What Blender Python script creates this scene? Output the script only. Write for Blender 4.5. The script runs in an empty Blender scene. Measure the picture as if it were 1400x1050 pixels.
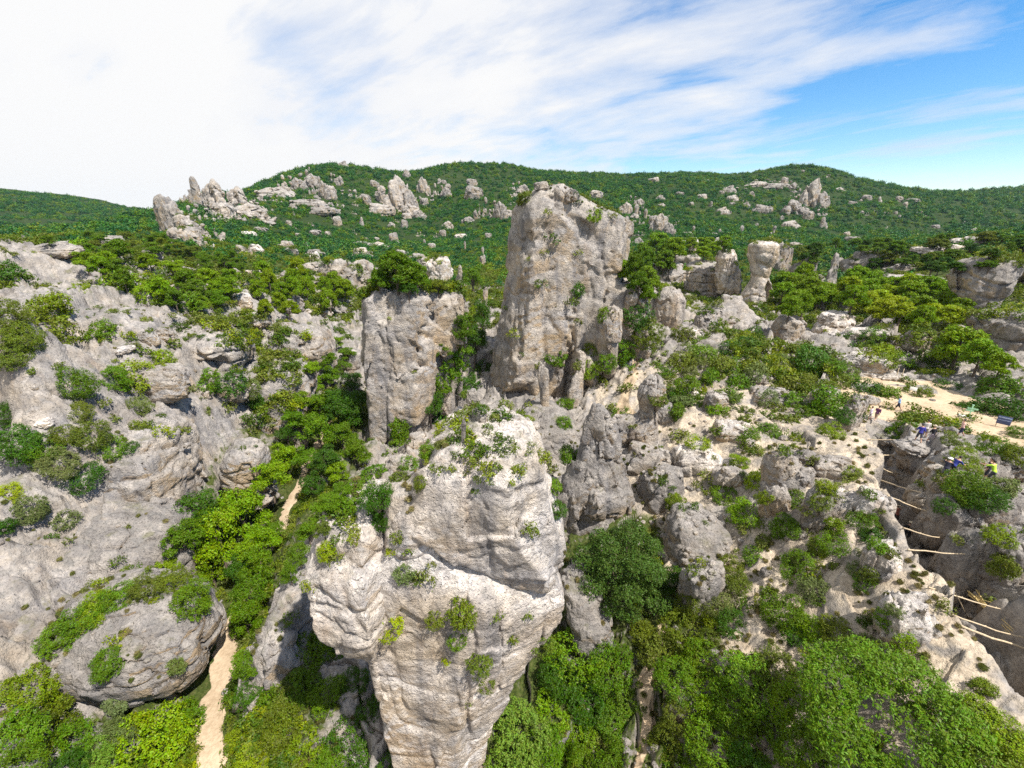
import bpy, math, random
import numpy as np
from mathutils import Vector, Matrix, Euler

rng = np.random.default_rng(11)
random.seed(11)
scene = bpy.context.scene
COL = scene.collection
RAD = math.radians

# ------------------------------------------------------------------ camera
CAM_Z = 40.0
PITCH = RAD(21.0)
F_PX = 587.0                      # focal length in pixels of the 1400x1050 photograph
CP, SP = math.cos(PITCH), math.sin(PITCH)

cam_d = bpy.data.cameras.new('camera')
cam_d.sensor_width = 36.0
cam_d.lens = 36.0 * F_PX / 1400.0
cam_d.clip_start = 0.1
cam_d.clip_end = 20000
cam = bpy.data.objects.new('camera', cam_d)
cam.location = (0, 0, CAM_Z)
cam.rotation_euler = (RAD(90) - PITCH, 0, 0)
COL.objects.link(cam)
scene.camera = cam


def ray(u, v):
    a = (u - 700) / F_PX
    b = -(v - 525) / F_PX
    return np.array([a, CP + b * SP, -SP + b * CP])


def at_y(u, v, y):
    d = ray(u, v)
    t = y / d[1]
    return np.array([d[0] * t, y, CAM_Z + d[2] * t])


def at_z(u, v, z):
    d = ray(u, v)
    t = (z - CAM_Z) / d[2]
    return np.array([d[0] * t, d[1] * t, z])


def to_px(p):
    x, y, z = p[0], p[1], p[2] - CAM_Z
    depth = y * CP - z * SP
    up = y * SP + z * CP
    return 700 + F_PX * x / depth, 525 - F_PX * up / depth, depth


# ------------------------------------------------------------------ noise
_T = rng.random((64, 64, 64)).astype(np.float32) * 2 - 1
_R1 = np.array([[0.36, 0.48, -0.8], [-0.8, 0.6, 0.0], [0.48, 0.64, 0.6]], np.float32)


def vnoise(p):
    p = np.asarray(p, np.float32)
    i = np.floor(p)
    f = p - i
    f = f * f * f * (f * (f * 6 - 15) + 10)
    i = i.astype(np.int64) & 63
    j = (i + 1) & 63
    x0, y0, z0 = i[..., 0], i[..., 1], i[..., 2]
    x1, y1, z1 = j[..., 0], j[..., 1], j[..., 2]
    fx, fy, fz = f[..., 0], f[..., 1], f[..., 2]
    a = _T[x0, y0, z0] * (1 - fx) + _T[x1, y0, z0] * fx
    b = _T[x0, y1, z0] * (1 - fx) + _T[x1, y1, z0] * fx
    c = _T[x0, y0, z1] * (1 - fx) + _T[x1, y0, z1] * fx
    d = _T[x0, y1, z1] * (1 - fx) + _T[x1, y1, z1] * fx
    a = a * (1 - fy) + b * fy
    c = c * (1 - fy) + d * fy
    return a * (1 - fz) + c * fz


def fbm(p, oct=4, gain=0.5, ridged=False, off=0.0):
    p = np.asarray(p, np.float32) + np.float32(off)
    s = np.zeros(p.shape[:-1], np.float32)
    a, tot = 1.0, 0.0
    for _ in range(oct):
        n = vnoise(p)
        if ridged:
            n = 1 - 2 * np.abs(n)
        s += a * n
        tot += a
        a *= gain
        p = (p @ _R1.T) * np.float32(2.03) + np.float32(17.3)
    return s / tot


_HP = rng.random((32768, 3)).astype(np.float32)
_HV = rng.random((32768, 4)).astype(np.float32) * 2 - 1


def worley(p, cell, seed=0, flat=False):
    """broken-stone displacement (each cell its own tilted face) and distance to the crack between cells"""
    q = np.asarray(p, np.float32) / np.float32(cell) + np.float32(seed * 3.17)
    i = np.floor(q).astype(np.int32)
    f = q - i
    n = len(q)
    i &= 31
    base = [[(i[:, k] + d) & 31 for d in (-1, 0, 1)] for k in range(3)]
    F1 = np.full(n, 9.0, np.float32)
    F2 = np.full(n, 9.0, np.float32)
    best = np.zeros(n, np.int32)
    br = np.zeros((n, 3), np.float32)
    for dx in (-1, 0, 1):
        for dy in (-1, 0, 1):
            bxy = (base[0][dx + 1] * 32 + base[1][dy + 1]) * 32
            for dz in ((0,) if flat else (-1, 0, 1)):
                idx = bxy + base[2][dz + 1]
                r = f - np.array([dx, dy, dz], np.float32) - _HP[idx]
                if flat:
                    r[:, 2] = 0
                d = np.einsum('ij,ij->i', r, r)
                m = d < F1
                F2 = np.where(m, F1, np.minimum(F2, d))
                F1 = np.where(m, d, F1)
                best[m] = idx[m]
                br[m] = r[m]
    h = _HV[best]
    dv = h[:, 0] + (h[:, 1:] * br).sum(1) * 1.3
    F1, F2 = np.sqrt(F1), np.sqrt(F2)
    return dv, F2 - F1


def smoothstep(a, b, x):
    t = np.clip((x - a) / (b - a), 0, 1)
    return t * t * (3 - 2 * t)


# ------------------------------------------------------------------ object helpers
def raw_mesh(name, verts, faces, smooth=True, attrs=None):
    me = bpy.data.meshes.new(name)
    verts = np.asarray(verts, np.float32)
    faces = np.asarray(faces, np.int32)
    nf, k = faces.shape
    me.vertices.add(len(verts))
    me.vertices.foreach_set('co', verts.ravel())
    me.loops.add(nf * k)
    me.loops.foreach_set('vertex_index', faces.ravel())
    me.polygons.add(nf)
    me.polygons.foreach_set('loop_start', np.arange(0, nf * k, k, dtype=np.int32))
    if smooth:
        me.polygons.foreach_set('use_smooth', np.ones(nf, bool))
    if attrs:
        for n, dat in attrs.items():
            if dat.ndim == 2:
                at = me.attributes.new(n, 'FLOAT_COLOR', 'POINT')
                c = np.ones((len(verts), 4), np.float32)
                c[:, :dat.shape[1]] = dat
                at.data.foreach_set('color', c.ravel())
            else:
                at = me.attributes.new(n, 'FLOAT', 'POINT')
                at.data.foreach_set('value', dat.astype(np.float32))
    me.update(calc_edges=True)
    return me


def link(name, me, mat=None, parent=None, loc=(0, 0, 0), rot=(0, 0, 0), scale=(1, 1, 1)):
    o = bpy.data.objects.new(name, me)
    COL.objects.link(o)
    o.location, o.rotation_euler, o.scale = loc, rot, scale
    if mat is not None and me is not None and len(me.materials) == 0:
        me.materials.append(mat)
    if parent is not None:
        o.parent = parent
    return o


def tag(o, label=None, cat=None, group=None, kind=None):
    if label:
        o['label'] = label
    if cat:
        o['category'] = cat
    if group:
        o['group'] = group
    if kind:
        o['kind'] = kind
    return o


def thing(name, label, cat, loc=(0, 0, 0), rz=0.0, group=None):
    o = bpy.data.objects.new(name, None)
    COL.objects.link(o)
    o.location = loc
    o.rotation_euler = (0, 0, rz)
    o.empty_display_size = 0.2
    return tag(o, label, cat, group)


class MB:
    """collects pieces of one mesh"""

    def __init__(self):
        self.v, self.f, self.n = [], [], 0

    def add(self, v, f):
        v = np.asarray(v, np.float32).reshape(-1, 3)
        f = np.asarray(f, np.int32).reshape(-1, 4)
        self.v.append(v)
        self.f.append(f + self.n)
        self.n += len(v)

    def tube(self, pts, radii, seg=8, caps=True):
        pts = np.asarray(pts, float)
        n = len(pts)
        V = []
        ref = np.array([0.31, 0.22, 0.93])
        for i in range(n):
            t = pts[min(i + 1, n - 1)] - pts[max(i - 1, 0)]
            t = t / (np.linalg.norm(t) + 1e-9)
            a = np.cross(t, ref)
            if np.linalg.norm(a) < 1e-3:
                a = np.cross(t, [1, 0, 0])
            a /= np.linalg.norm(a)
            b = np.cross(t, a)
            for k in range(seg):
                w = 2 * math.pi * k / seg
                V.append(pts[i] + radii[i] * (math.cos(w) * a + math.sin(w) * b))
        Fq = []
        for i in range(n - 1):
            for k in range(seg):
                k2 = (k + 1) % seg
                Fq.append((i * seg + k, i * seg + k2, (i + 1) * seg + k2, (i + 1) * seg + k))
        if caps:
            for base, ctr in ((0, pts[0]), ((n - 1) * seg, pts[-1])):
                c = len(V)
                V.append(ctr)
                for k in range(0, seg, 2):
                    Fq.append((base + k, base + (k + 1) % seg, base + (k + 2) % seg, c))
        self.add(V, Fq)

    def box(self, c, s, rot=None):
        c, s = np.array(c, float), np.array(s, float) / 2
        V = np.array([[x, y, z] for x in (-1, 1) for y in (-1, 1) for z in (-1, 1)]) * s
        if rot is not None:
            V = V @ np.array(rot.to_matrix()).T
        self.add(V + c, [(0, 1, 3, 2), (4, 6, 7, 5), (0, 4, 5, 1), (2, 3, 7, 6), (0, 2, 6, 4), (1, 5, 7, 3)])

    def mesh(self, name, smooth=True):
        return raw_mesh(name, np.concatenate(self.v), np.concatenate(self.f), smooth)


# ------------------------------------------------------------------ surface nets
def surface_nets(Fd, origin, h):
    S = Fd < 0
    nx, ny, nz = Fd.shape
    c = {}
    cnt = np.zeros((nx - 1, ny - 1, nz - 1), np.int8)
    for dx in (0, 1):
        for dy in (0, 1):
            for dz in (0, 1):
                cnt += S[dx:nx - 1 + dx, dy:ny - 1 + dy, dz:nz - 1 + dz]
    act = (cnt > 0) & (cnt < 8)
    ijk = np.argwhere(act)
    idx = -np.ones(act.shape, np.int32)
    idx[act] = np.arange(len(ijk), dtype=np.int32)
    vals = {}
    for dx in (0, 1):
        for dy in (0, 1):
            for dz in (0, 1):
                vals[(dx, dy, dz)] = Fd[ijk[:, 0] + dx, ijk[:, 1] + dy, ijk[:, 2] + dz]
    P = np.zeros((len(ijk), 3), np.float32)
    N = np.zeros(len(ijk), np.float32)
    keys = list(vals)
    for a in keys:
        for ax in range(3):
            if a[ax] == 0:
                b = list(a)
                b[ax] = 1
                b = tuple(b)
                va, vb = vals[a], vals[b]
                m = (va < 0) != (vb < 0)
                t = va / np.where(m, va - vb, 1)
                q = np.zeros((len(ijk), 3), np.float32) + np.array(a, np.float32)
                q[:, ax] += t
                P[m] += q[m]
                N += m
    P /= N[:, None]
    V = (P + ijk) * h + np.array(origin, np.float32)
    quads = []
    for ax in range(3):
        b, d = (ax + 1) % 3, (ax + 2) % 3
        sl0 = [slice(None)] * 3
        sl1 = [slice(None)] * 3
        sl0[ax] = slice(0, -1)
        sl1[ax] = slice(1, None)
        s0, s1 = S[tuple(sl0)], S[tuple(sl1)]
        m = s0 != s1
        e = np.argwhere(m)
        ok = (e[:, b] > 0) & (e[:, d] > 0) & (e[:, b] < Fd.shape[b] - 1) & (e[:, d] < Fd.shape[d] - 1)
        e = e[ok]
        flip = s0[e[:, 0], e[:, 1], e[:, 2]]

        def cell(ob, od):
            q = e.copy()
            q[:, b] -= ob
            q[:, d] -= od
            return idx[q[:, 0], q[:, 1], q[:, 2]]
        q = np.stack([cell(1, 1), cell(0, 1), cell(0, 0), cell(1, 0)], 1)
        q[~flip] = q[~flip][:, ::-1]
        quads.append(q)
    return V, np.concatenate(quads)


def smin(a, b, k):
    if k <= 0:
        return np.minimum(a, b)
    h = np.clip(0.5 + 0.5 * (b - a) / k, 0, 1)
    return b * (1 - h) + a * h - k * h * (1 - h)


class SDF:
    """rock volume: union of soft shapes on a voxel grid"""

    def __init__(self, lo, hi, h):
        self.lo, self.h = np.array(lo, np.float32), h
        n = np.ceil((np.array(hi) - np.array(lo)) / h).astype(int) + 1
        self.n = n
        g = np.meshgrid(*[np.arange(k, dtype=np.float32) * h + self.lo[i] for i, k in enumerate(n)], indexing='ij')
        self.P = np.stack(g, -1)
        self.D = np.full(n, 50.0, np.float32)

    def put(self, d, k=0.3, cut=False):
        if cut:
            self.D = -smin(-self.D, d, k)
        else:
            self.D = smin(self.D, d, k)

    def local(self, c, rot=None):
        p = self.P - np.array(c, np.float32)
        if rot is not None:
            p = p @ np.array(Euler(rot).to_matrix(), np.float32)
        return p

    def ell(self, c, r, rot=None, k=0.3, n=2.0, cut=False):
        p = np.abs(self.local(c, rot)) / np.array(r, np.float32)
        q = (p ** n).sum(-1) ** (1.0 / n)
        self.put((q - 1) * min(r), k, cut)

    def caps(self, a, b, ra, rb, k=0.02, cut=False):
        a, b = np.array(a, np.float32), np.array(b, np.float32)
        ab = b - a
        t = np.clip(((self.P - a) @ ab) / (ab @ ab), 0, 1)
        d = np.linalg.norm(self.P - a - t[..., None] * ab, axis=-1) - (ra + (rb - ra) * t)
        self.put(d, k, cut)

    def loft(self, rows, k=0.3, n=2.6, round_=0.7):
        """rows: (z, cx, cy, rx, ry), any order in z"""
        R = np.array(sorted(rows), np.float32)
        z = self.P[..., 2]
        zz = self.P[0, 0, :, 2]
        it = [np.interp(zz, R[:, 0], R[:, j]).astype(np.float32) for j in range(1, 5)]
        qx = np.abs((self.P[..., 0] - it[0]) / it[2])
        qy = np.abs((self.P[..., 1] - it[1]) / it[3])
        q = (qx ** n + qy ** n) ** (1.0 / n)
        d = (q - 1) * np.minimum(it[2], it[3])
        cap = np.maximum(z - R[-1, 0], R[0, 0] - z)
        self.put(-smin(-d, -cap, round_), k)

    def prism(self, rows, poly, k=0.3, round_=0.5, cap=None):
        """convex plan outline (unit coordinates, anticlockwise) scaled per height: flat faces and sharp arrises; cap = (nx, nz) slanted top"""
        R = np.array(sorted(rows), np.float32)
        zz = self.P[0, 0, :, 2]
        it = [np.interp(zz, R[:, 0], R[:, j]).astype(np.float32) for j in range(1, 5)]
        qx, qy = (self.P[..., 0] - it[0]) / it[2], (self.P[..., 1] - it[1]) / it[3]
        d = np.full(qx.shape, -9.0, np.float32)
        for i in range(len(poly)):
            a, b = np.array(poly[i]), np.array(poly[(i + 1) % len(poly)])
            nrm = np.array([b[1] - a[1], a[0] - b[0]])
            nrm = nrm / np.linalg.norm(nrm)
            d = np.maximum(d, (qx - a[0]) * nrm[0] + (qy - a[1]) * nrm[1])
        d = d * np.minimum(it[2], it[3])
        z = self.P[..., 2]
        self.put(-smin(-d, -np.maximum(z - R[-1, 0], R[0, 0] - z), round_), k)

    def roughen(self, scale=1.0, amp=1.0, flute=0.0, bed=0.0, seed=0.0, pits=0.3):
        band = np.abs(self.D) < 1.25 * amp * scale + 0.25
        p = self.P[band]
        d = self.D[band]
        s = scale
        w = p + fbm(p / (3 * s), 2, off=seed + 9)[:, None] * 0.8 * s
        d = d - amp * s * 0.42 * fbm(w / (3.2 * s), 3, off=seed)
        d = d - amp * s * 0.10 * fbm(w / (0.9 * s), 3, ridged=True, off=seed + 3)
        wz = w * np.array([1, 1, 0.6], np.float32)
        b1, e1 = worley(wz, 1.9 * s, seed)
        b2, e2 = worley(wz + 0.12 * s * fbm(w / (0.5 * s), 2, off=seed + 1)[:, None], 0.75 * s, seed + 1)
        d = d - amp * s * (0.24 * b1 + 0.07 * b2)
        d = d + amp * s * (0.24 * smoothstep(0.06, 0.0, e1) * smoothstep(-.15, .2, fbm(w / (2.4 * s), 2, off=seed + 61)) + 0.04 * smoothstep(0.09, 0.0, e2))
        if flute:
            q = w * np.array([1, 1, 0.13], np.float32)
            g = np.abs(vnoise(q / (1.1 * s) + seed))
            d = d + flute * s * (smoothstep(0.16, 0.0, g) * 0.7 - 0.1)
            g = np.abs(vnoise(q / (3.1 * s) + seed + 5))
            d = d + flute * s * smoothstep(0.1, 0.0, g) * 1.2
        if bed:
            zz = w[:, 2] / (1.5 * s) + 0.35 * vnoise(w / (2.6 * s) + seed)
            fr = np.abs(zz - np.round(zz))
            d = d + bed * s * smoothstep(0.13, 0.0, fr) * (0.6 + 0.5 * vnoise(w / (1.9 * s) + 31))
        if pits:
            g = fbm(w / (0.42 * s), 2, off=seed + 7)
            d = d + pits * 0.25 * s * smoothstep(0.25, 0.6, g)
        self.D[band] = d

    def mesh(self, name, fine=0.05):
        V, Q = surface_nets(self.D, self.lo, self.h)
        if fine:
            tri_n = np.zeros_like(V)
            e1, e2 = V[Q[:, 2]] - V[Q[:, 0]], V[Q[:, 3]] - V[Q[:, 1]]
            nn = np.cross(e1, e2)
            for c in range(4):
                np.add.at(tri_n, Q[:, c], nn)
            tri_n /= np.linalg.norm(tri_n, axis=1, keepdims=True) + 1e-9
            a = fbm(V / (6 * self.h), 3, off=4.4)
            V = V + tri_n * (a * fine)[:, None]
        return raw_mesh(name, V, Q, True)


# ------------------------------------------------------------------ node helper
class NT:
    def __init__(self, name):
        self.m = bpy.data.materials.new(name)
        self.m.use_nodes = True
        self.t = self.m.node_tree
        self.t.nodes.clear()

    def n(self, kind, **kw):
        nd = self.t.nodes.new(kind)
        ins = kw.pop('ins', {})
        for k, v in kw.items():
            setattr(nd, k, v)
        for k, v in ins.items():
            self.set(nd, k, v)
        return nd

    def set(self, nd, k, v):
        s = nd.inputs[k]
        if isinstance(v, bpy.types.NodeSocket):
            self.t.links.new(v, s)
        else:
            s.default_value = v

    def math(self, op, a, b=0.0, c=0.0, clamp=False):
        nd = self.n('ShaderNodeMath', operation=op, use_clamp=clamp)
        self.set(nd, 0, a)
        self.set(nd, 1, b)
        if op in ('MULTIPLY_ADD',):
            self.set(nd, 2, c)
        return nd.outputs[0]

    def mix(self, f, a, b, blend='MIX'):
        nd = self.n('ShaderNodeMix', data_type='RGBA', blend_type=blend)
        self.set(nd, 'Factor', f)
        for s, v in ((nd.inputs[6], a), (nd.inputs[7], b)):
            if isinstance(v, bpy.types.NodeSocket):
                self.t.links.new(v, s)
            else:
                s.default_value = tuple(v) + (1.0,) if len(v) == 3 else v
        return nd.outputs[2]

    def ramp(self, f, stops):
        nd = self.n('ShaderNodeValToRGB')
        self.set(nd, 'Fac', f)
        el = nd.color_ramp.elements
        while len(el) < len(stops):
            el.new(0.5)
        for e, (p, c) in zip(el, stops):
            e.position = p
            e.color = (c, c, c, 1) if isinstance(c, (int, float)) else tuple(c) + (1,)
        return nd.outputs[0]

    def noise(self, vec, scale, detail=4.0, rough=0.55, out='Fac', dist=0.0):
        nd = self.n('ShaderNodeTexNoise', ins={'Vector': vec, 'Scale': scale, 'Detail': detail, 'Roughness': rough, 'Distortion': dist})
        return nd.outputs[out]

    def mapping(self, vec, scale=(1, 1, 1), rot=(0, 0, 0), loc=(0, 0, 0)):
        nd = self.n('ShaderNodeMapping', ins={'Vector': vec, 'Scale': scale, 'Rotation': rot, 'Location': loc})
        return nd.outputs[0]


def rock_nodes(t, pos, nz, grey=1.0, warm=0.5):
    """limestone colour and height from world position"""
    big = t.noise(pos, 0.16, 6, 0.6)
    med = t.noise(pos, 0.9, 8, 0.65)
    fine = t.noise(pos, 5.0, 6, 0.7)
    g = grey
    base = t.ramp(t.math('MULTIPLY_ADD', med, 0.6, t.math('MULTIPLY', fine, 0.4)),
                  [(0.30, (0.135 * g, 0.13 * g, 0.132 * g)), (0.42, (0.235 * g, 0.222 * g, 0.218 * g)), (0.54, (0.335 * g, 0.312 * g, 0.292 * g)), (0.72, (0.47 * g, 0.43 * g, 0.385 * g))])
    wm = t.ramp(t.noise(t.mapping(pos, (0.16, 0.16, 0.3)), 1.0, 5, 0.6), [(0.40, 0.0), (0.62, 1.0)])
    beige = t.ramp(med, [(0.3, (0.32, 0.25, 0.165)), (0.7, (0.53, 0.43, 0.305))])
    steep = t.ramp(nz, [(0.0, 1.0), (0.55, 0.75), (0.85, 0.25)])
    col = t.mix(t.math('MULTIPLY', t.math('MULTIPLY', wm, steep), warm), base, beige)
    patch = t.ramp(t.noise(pos, 0.33, 5, 0.62), [(0.36, 0.78), (0.5, 1.03), (0.62, 1.2)])
    col = t.mix(1.0, col, patch, 'MULTIPLY')
    # overhanging faces keep the raw ochre stone
    under = t.ramp(nz, [(0.0, 1.0), (0.12, 0.0)])
    ochre = t.math('MULTIPLY', t.math('MULTIPLY', under, t.ramp(big, [(0.4, 0.0), (0.6, 1.0)])), 0.7)
    col = t.mix(ochre, col, (0.50, 0.36, 0.21))
    # dark water streaks on steep faces, lichen on flat tops
    st = t.noise(t.mapping(pos, (0.8, 0.8, 0.07)), 1.0, 6, 0.65)
    sf = t.math('MULTIPLY', t.ramp(st, [(0.50, 0.0), (0.64, 0.7)]), t.ramp(nz, [(0.1, 1.0), (0.75, 0.2)]))
    col = t.mix(sf, col, (0.15, 0.148, 0.158))
    li = t.math('MULTIPLY', t.ramp(t.noise(pos, 1.7, 8, 0.7), [(0.5, 0.0), (0.62, 0.65)]), t.ramp(nz, [(0.35, 0.0), (0.75, 1.0)]))
    col = t.mix(li, col, (0.20, 0.195, 0.185))
    mo = t.math('MULTIPLY', t.ramp(t.noise(pos, 0.55, 6, 0.7), [(0.56, 0.0), (0.66, 0.7)]), t.ramp(nz, [(0.6, 0.0), (0.85, 1.0)]))
    col = t.mix(mo, col, (0.155, 0.15, 0.085))
    vo = t.n('ShaderNodeTexVoronoi', feature='DISTANCE_TO_EDGE',
             ins={'Scale': 0.45})
    warp = t.n('ShaderNodeVectorMath', operation='MULTIPLY_ADD')
    t.set(warp, 0, t.noise(pos, 0.8, 4, 0.6, 'Color'))
    t.set(warp, 1, (1.6, 1.6, 1.6))
    t.set(warp, 2, pos)
    t.set(vo, 'Vector', warp.outputs[0])
    crack = t.ramp(vo.outputs['Distance'], [(0.0, 0.0), (0.035, 1.0)])
    h = t.math('MULTIPLY_ADD', t.noise(pos, 1.6, 12, 0.68), 1.0, t.math('MULTIPLY', fine, 0.35))
    vo3 = t.n('ShaderNodeTexVoronoi', feature='F1', ins={'Scale': 1.15})
    t.set(vo3, 'Vector', t.mapping(warp.outputs[0], (1, 1, 0.7)))
    chip = t.n('ShaderNodeSeparateColor', ins={0: vo3.outputs['Color']}).outputs[0]
    vo4 = t.n('ShaderNodeTexVoronoi', feature='F1', ins={'Scale': 3.4})
    t.set(vo4, 'Vector', t.mapping(warp.outputs[0], (1, 1, 0.6)))
    chip2 = t.n('ShaderNodeSeparateColor', ins={0: vo4.outputs['Color']}).outputs[0]
    h = t.math('ADD', h, t.math('MULTIPLY_ADD', chip, 0.30, t.math('MULTIPLY', chip2, 0.12)))
    col = t.mix(0.35, col, t.mix(1.0, col, t.ramp(chip, [(0.0, 0.7), (1.0, 1.3)]), 'MULTIPLY'))
    rust = t.math('MULTIPLY', t.math('MULTIPLY', t.ramp(t.noise(t.mapping(pos, (0.5, 0.5, 0.12), (0, 0, 0), (7, 3, 1)), 1.0, 6, 0.65), [(0.56, 0.0), (0.68, 0.5)]), steep), warm)
    col = t.mix(rust, col, (0.42, 0.27, 0.135))
    bedn = t.noise(t.mapping(pos, (0.4, 0.4, 1.8)), 1.0, 7, 0.62)
    h = t.math('ADD', t.math('MULTIPLY_ADD', bedn, 0.28, h), t.math('MULTIPLY', crack, 0.07))
    pit = t.ramp(t.noise(pos, 7.0, 3, 0.5), [(0.30, 0.0), (0.42, 1.0)])
    h = t.math('ADD', h, t.math('MULTIPLY', pit, 0.22))
    vo2 = t.n('ShaderNodeTexVoronoi', feature='DISTANCE_TO_EDGE', ins={'Scale': 1.7})
    t.set(vo2, 'Vector', warp.outputs[0])
    cr2 = t.ramp(vo2.outputs['Distance'], [(0.0, 0.0), (0.05, 1.0)])
    cm = t.ramp(t.noise(pos, 0.7, 3, 0.5), [(0.45, 0.0), (0.6, 1.0)])
    h = t.math('ADD', h, t.math('MULTIPLY', t.math('MULTIPLY', cr2, cm), 0.05))
    dark_spots = t.math('MULTIPLY', t.ramp(t.noise(pos, 3.3, 8, 0.75), [(0.30, 0.6), (0.41, 0.0)]), 1.0)  # scattered dark spots mixed into the stone colour to stand for pits
    col = t.mix(dark_spots, col, (0.10, 0.095, 0.09))
    crack_dark = t.math('MULTIPLY', t.math('SUBTRACT', 1.0, t.math('MULTIPLY', crack, t.math('MAXIMUM', cr2, t.math('SUBTRACT', 1.0, cm)))), 0.16)  # stone colour darkened along the crack lines
    col = t.mix(crack_dark, col, (0.09, 0.083, 0.075))
    return col, h


def make_rock_mat(name, grey=1.0, warm=0.5):
    t = NT(name)
    g = t.n('ShaderNodeNewGeometry')
    sep = t.n('ShaderNodeSeparateXYZ', ins={0: g.outputs['Normal']})
    col, h = rock_nodes(t, g.outputs['Position'], sep.outputs['Z'], grey, warm)
    bmp = t.n('ShaderNodeBump', ins={'Strength': 0.9, 'Distance': 0.42, 'Height': h})
    b = t.n('ShaderNodeBsdfPrincipled', ins={'Base Color': col, 'Roughness': 0.92, 'Normal': bmp.outputs[0]})
    b.inputs['Specular IOR Level'].default_value = 0.15
    o = t.n('ShaderNodeOutputMaterial', ins={0: b.outputs[0]})
    return t.m


def make_ground_mat():
    t = NT('hillside_ground')
    g = t.n('ShaderNodeNewGeometry')
    pos = g.outputs['Position']
    nz = t.n('ShaderNodeSeparateXYZ', ins={0: g.outputs['Normal']}).outputs['Z']
    rock, h = rock_nodes(t, pos, nz, 0.9, 0.45)
    at = t.n('ShaderNodeAttribute', attribute_name='masks')
    sp = t.n('ShaderNodeSeparateColor', ins={0: at.outputs['Color']})
    path, green, scree = sp.outputs[0], sp.outputs[1], sp.outputs[2]
    n1 = t.noise(pos, 0.5, 8, 0.65)
    n2 = t.noise(pos, 4.0, 6, 0.7)
    soil = t.ramp(t.math('MULTIPLY_ADD', n1, 0.5, t.math('MULTIPLY', n2, 0.5)),
                  [(0.33, (0.25, 0.2, 0.145)), (0.48, (0.42, 0.355, 0.275)), (0.64, (0.56, 0.485, 0.385))])
    grass = t.ramp(n2, [(0.3, (0.028, 0.045, 0.01)), (0.5, (0.055, 0.075, 0.018)), (0.7, (0.12, 0.12, 0.045))])
    flat = t.ramp(nz, [(0.55, 0.0), (0.8, 1.0)])
    sc = t.math('MULTIPLY', flat, t.ramp(t.math('ADD', scree, t.math('MULTIPLY', t.math('SUBTRACT', n1, 0.5), 1.3)), [(0.35, 0.0), (0.6, 1.0)]))
    col = t.mix(sc, rock, soil)
    gr = t.math('MULTIPLY', t.ramp(nz, [(0.3, 0.0), (0.65, 1.0)]), t.ramp(t.math('ADD', green, t.math('MULTIPLY', t.math('SUBTRACT', n1, 0.5), 1.5)), [(0.42, 0.0), (0.62, 1.0)]))
    grass = t.mix(t.math('SUBTRACT', green, 1.0, clamp=True), grass, (0.022, 0.04, 0.012))
    col = t.mix(gr, col, grass)
    pc = t.ramp(t.math('MULTIPLY_ADD', n1, 0.6, t.math('MULTIPLY', n2, 0.4)), [(0.35, (0.31, 0.23, 0.15)), (0.6, (0.5, 0.40, 0.285))])
    pf = t.ramp(t.math('ADD', path, t.math('MULTIPLY', t.math('SUBTRACT', n2, 0.5), 0.5)), [(0.4, 0.0), (0.58, 1.0)])
    col = t.mix(pf, col, pc)
    bs = t.math('MULTIPLY_ADD', pf, -0.6, 1.0)
    bmp = t.n('ShaderNodeBump', ins={'Strength': t.math('MULTIPLY', bs, 0.8), 'Distance': 0.3, 'Height': h})
    b = t.n('ShaderNodeBsdfPrincipled', ins={'Base Color': col, 'Roughness': 0.95, 'Normal': bmp.outputs[0]})
    b.inputs['Specular IOR Level'].default_value = 0.1
    t.n('ShaderNodeOutputMaterial', ins={0: b.outputs[0]})
    return t.m


def make_leaf_mat(name, base=None, vary=0.35, trans=0.3):
    """base None: the object's own colour"""
    t = NT(name)
    oi = t.n('ShaderNodeObjectInfo')
    g = t.n('ShaderNodeNewGeometry')
    if base is None:
        c0 = oi.outputs['Color']
    else:
        c0 = t.ramp(oi.outputs['Random'], base)
    isl = g.outputs['Random Per Island']
    hsv = t.n('ShaderNodeHueSaturation', ins={'Color': c0})
    t.set(hsv, 'Hue', t.math('MULTIPLY_ADD', isl, 0.05, 0.475))
    clump = t.noise(g.outputs['Position'], 1.1, 3, 0.6)
    v = t.math('MULTIPLY_ADD', isl, vary, t.math('MULTIPLY_ADD', clump, 1.1, 0.45 - vary / 2))
    t.set(hsv, 'Value', v)
    hsv.inputs['Saturation'].default_value = 1.12
    col = hsv.outputs[0]
    b = t.n('ShaderNodeBsdfPrincipled', ins={'Base Color': col, 'Roughness': 0.55})
    b.inputs['Specular IOR Level'].default_value = 0.25
    tr = t.n('ShaderNodeBsdfTranslucent')
    h2 = t.n('ShaderNodeHueSaturation', ins={'Color': col, 'Saturation': 1.15, 'Value': 1.25, 'Hue': 0.49})
    t.set(tr, 'Color', h2.outputs[0])
    mx = t.n('ShaderNodeMixShader', ins={0: trans})
    t.set(mx, 1, b.outputs[0])
    t.set(mx, 2, tr.outputs[0])
    t.n('ShaderNodeOutputMaterial', ins={0: mx.outputs[0]})
    return t.m


def make_plain_mat(name, col, rough=0.8, vary=0.25, scale=6.0, bump=0.2):
    t = NT(name)
    g = t.n('ShaderNodeTexCoord')
    n = t.noise(g.outputs['Object'], scale, 5, 0.6)
    a = tuple(c * (1 - vary) for c in col)
    bcol = t.ramp(n, [(0.3, a), (0.7, tuple(min(1, c * (1 + vary)) for c in col))])
    bmp = t.n('ShaderNodeBump', ins={'Strength': bump, 'Distance': 0.02, 'Height': n})
    b = t.n('ShaderNodeBsdfPrincipled', ins={'Base Color': bcol, 'Roughness': rough, 'Normal': bmp.outputs[0]})
    t.n('ShaderNodeOutputMaterial', ins={0: b.outputs[0]})
    return t.m


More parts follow.
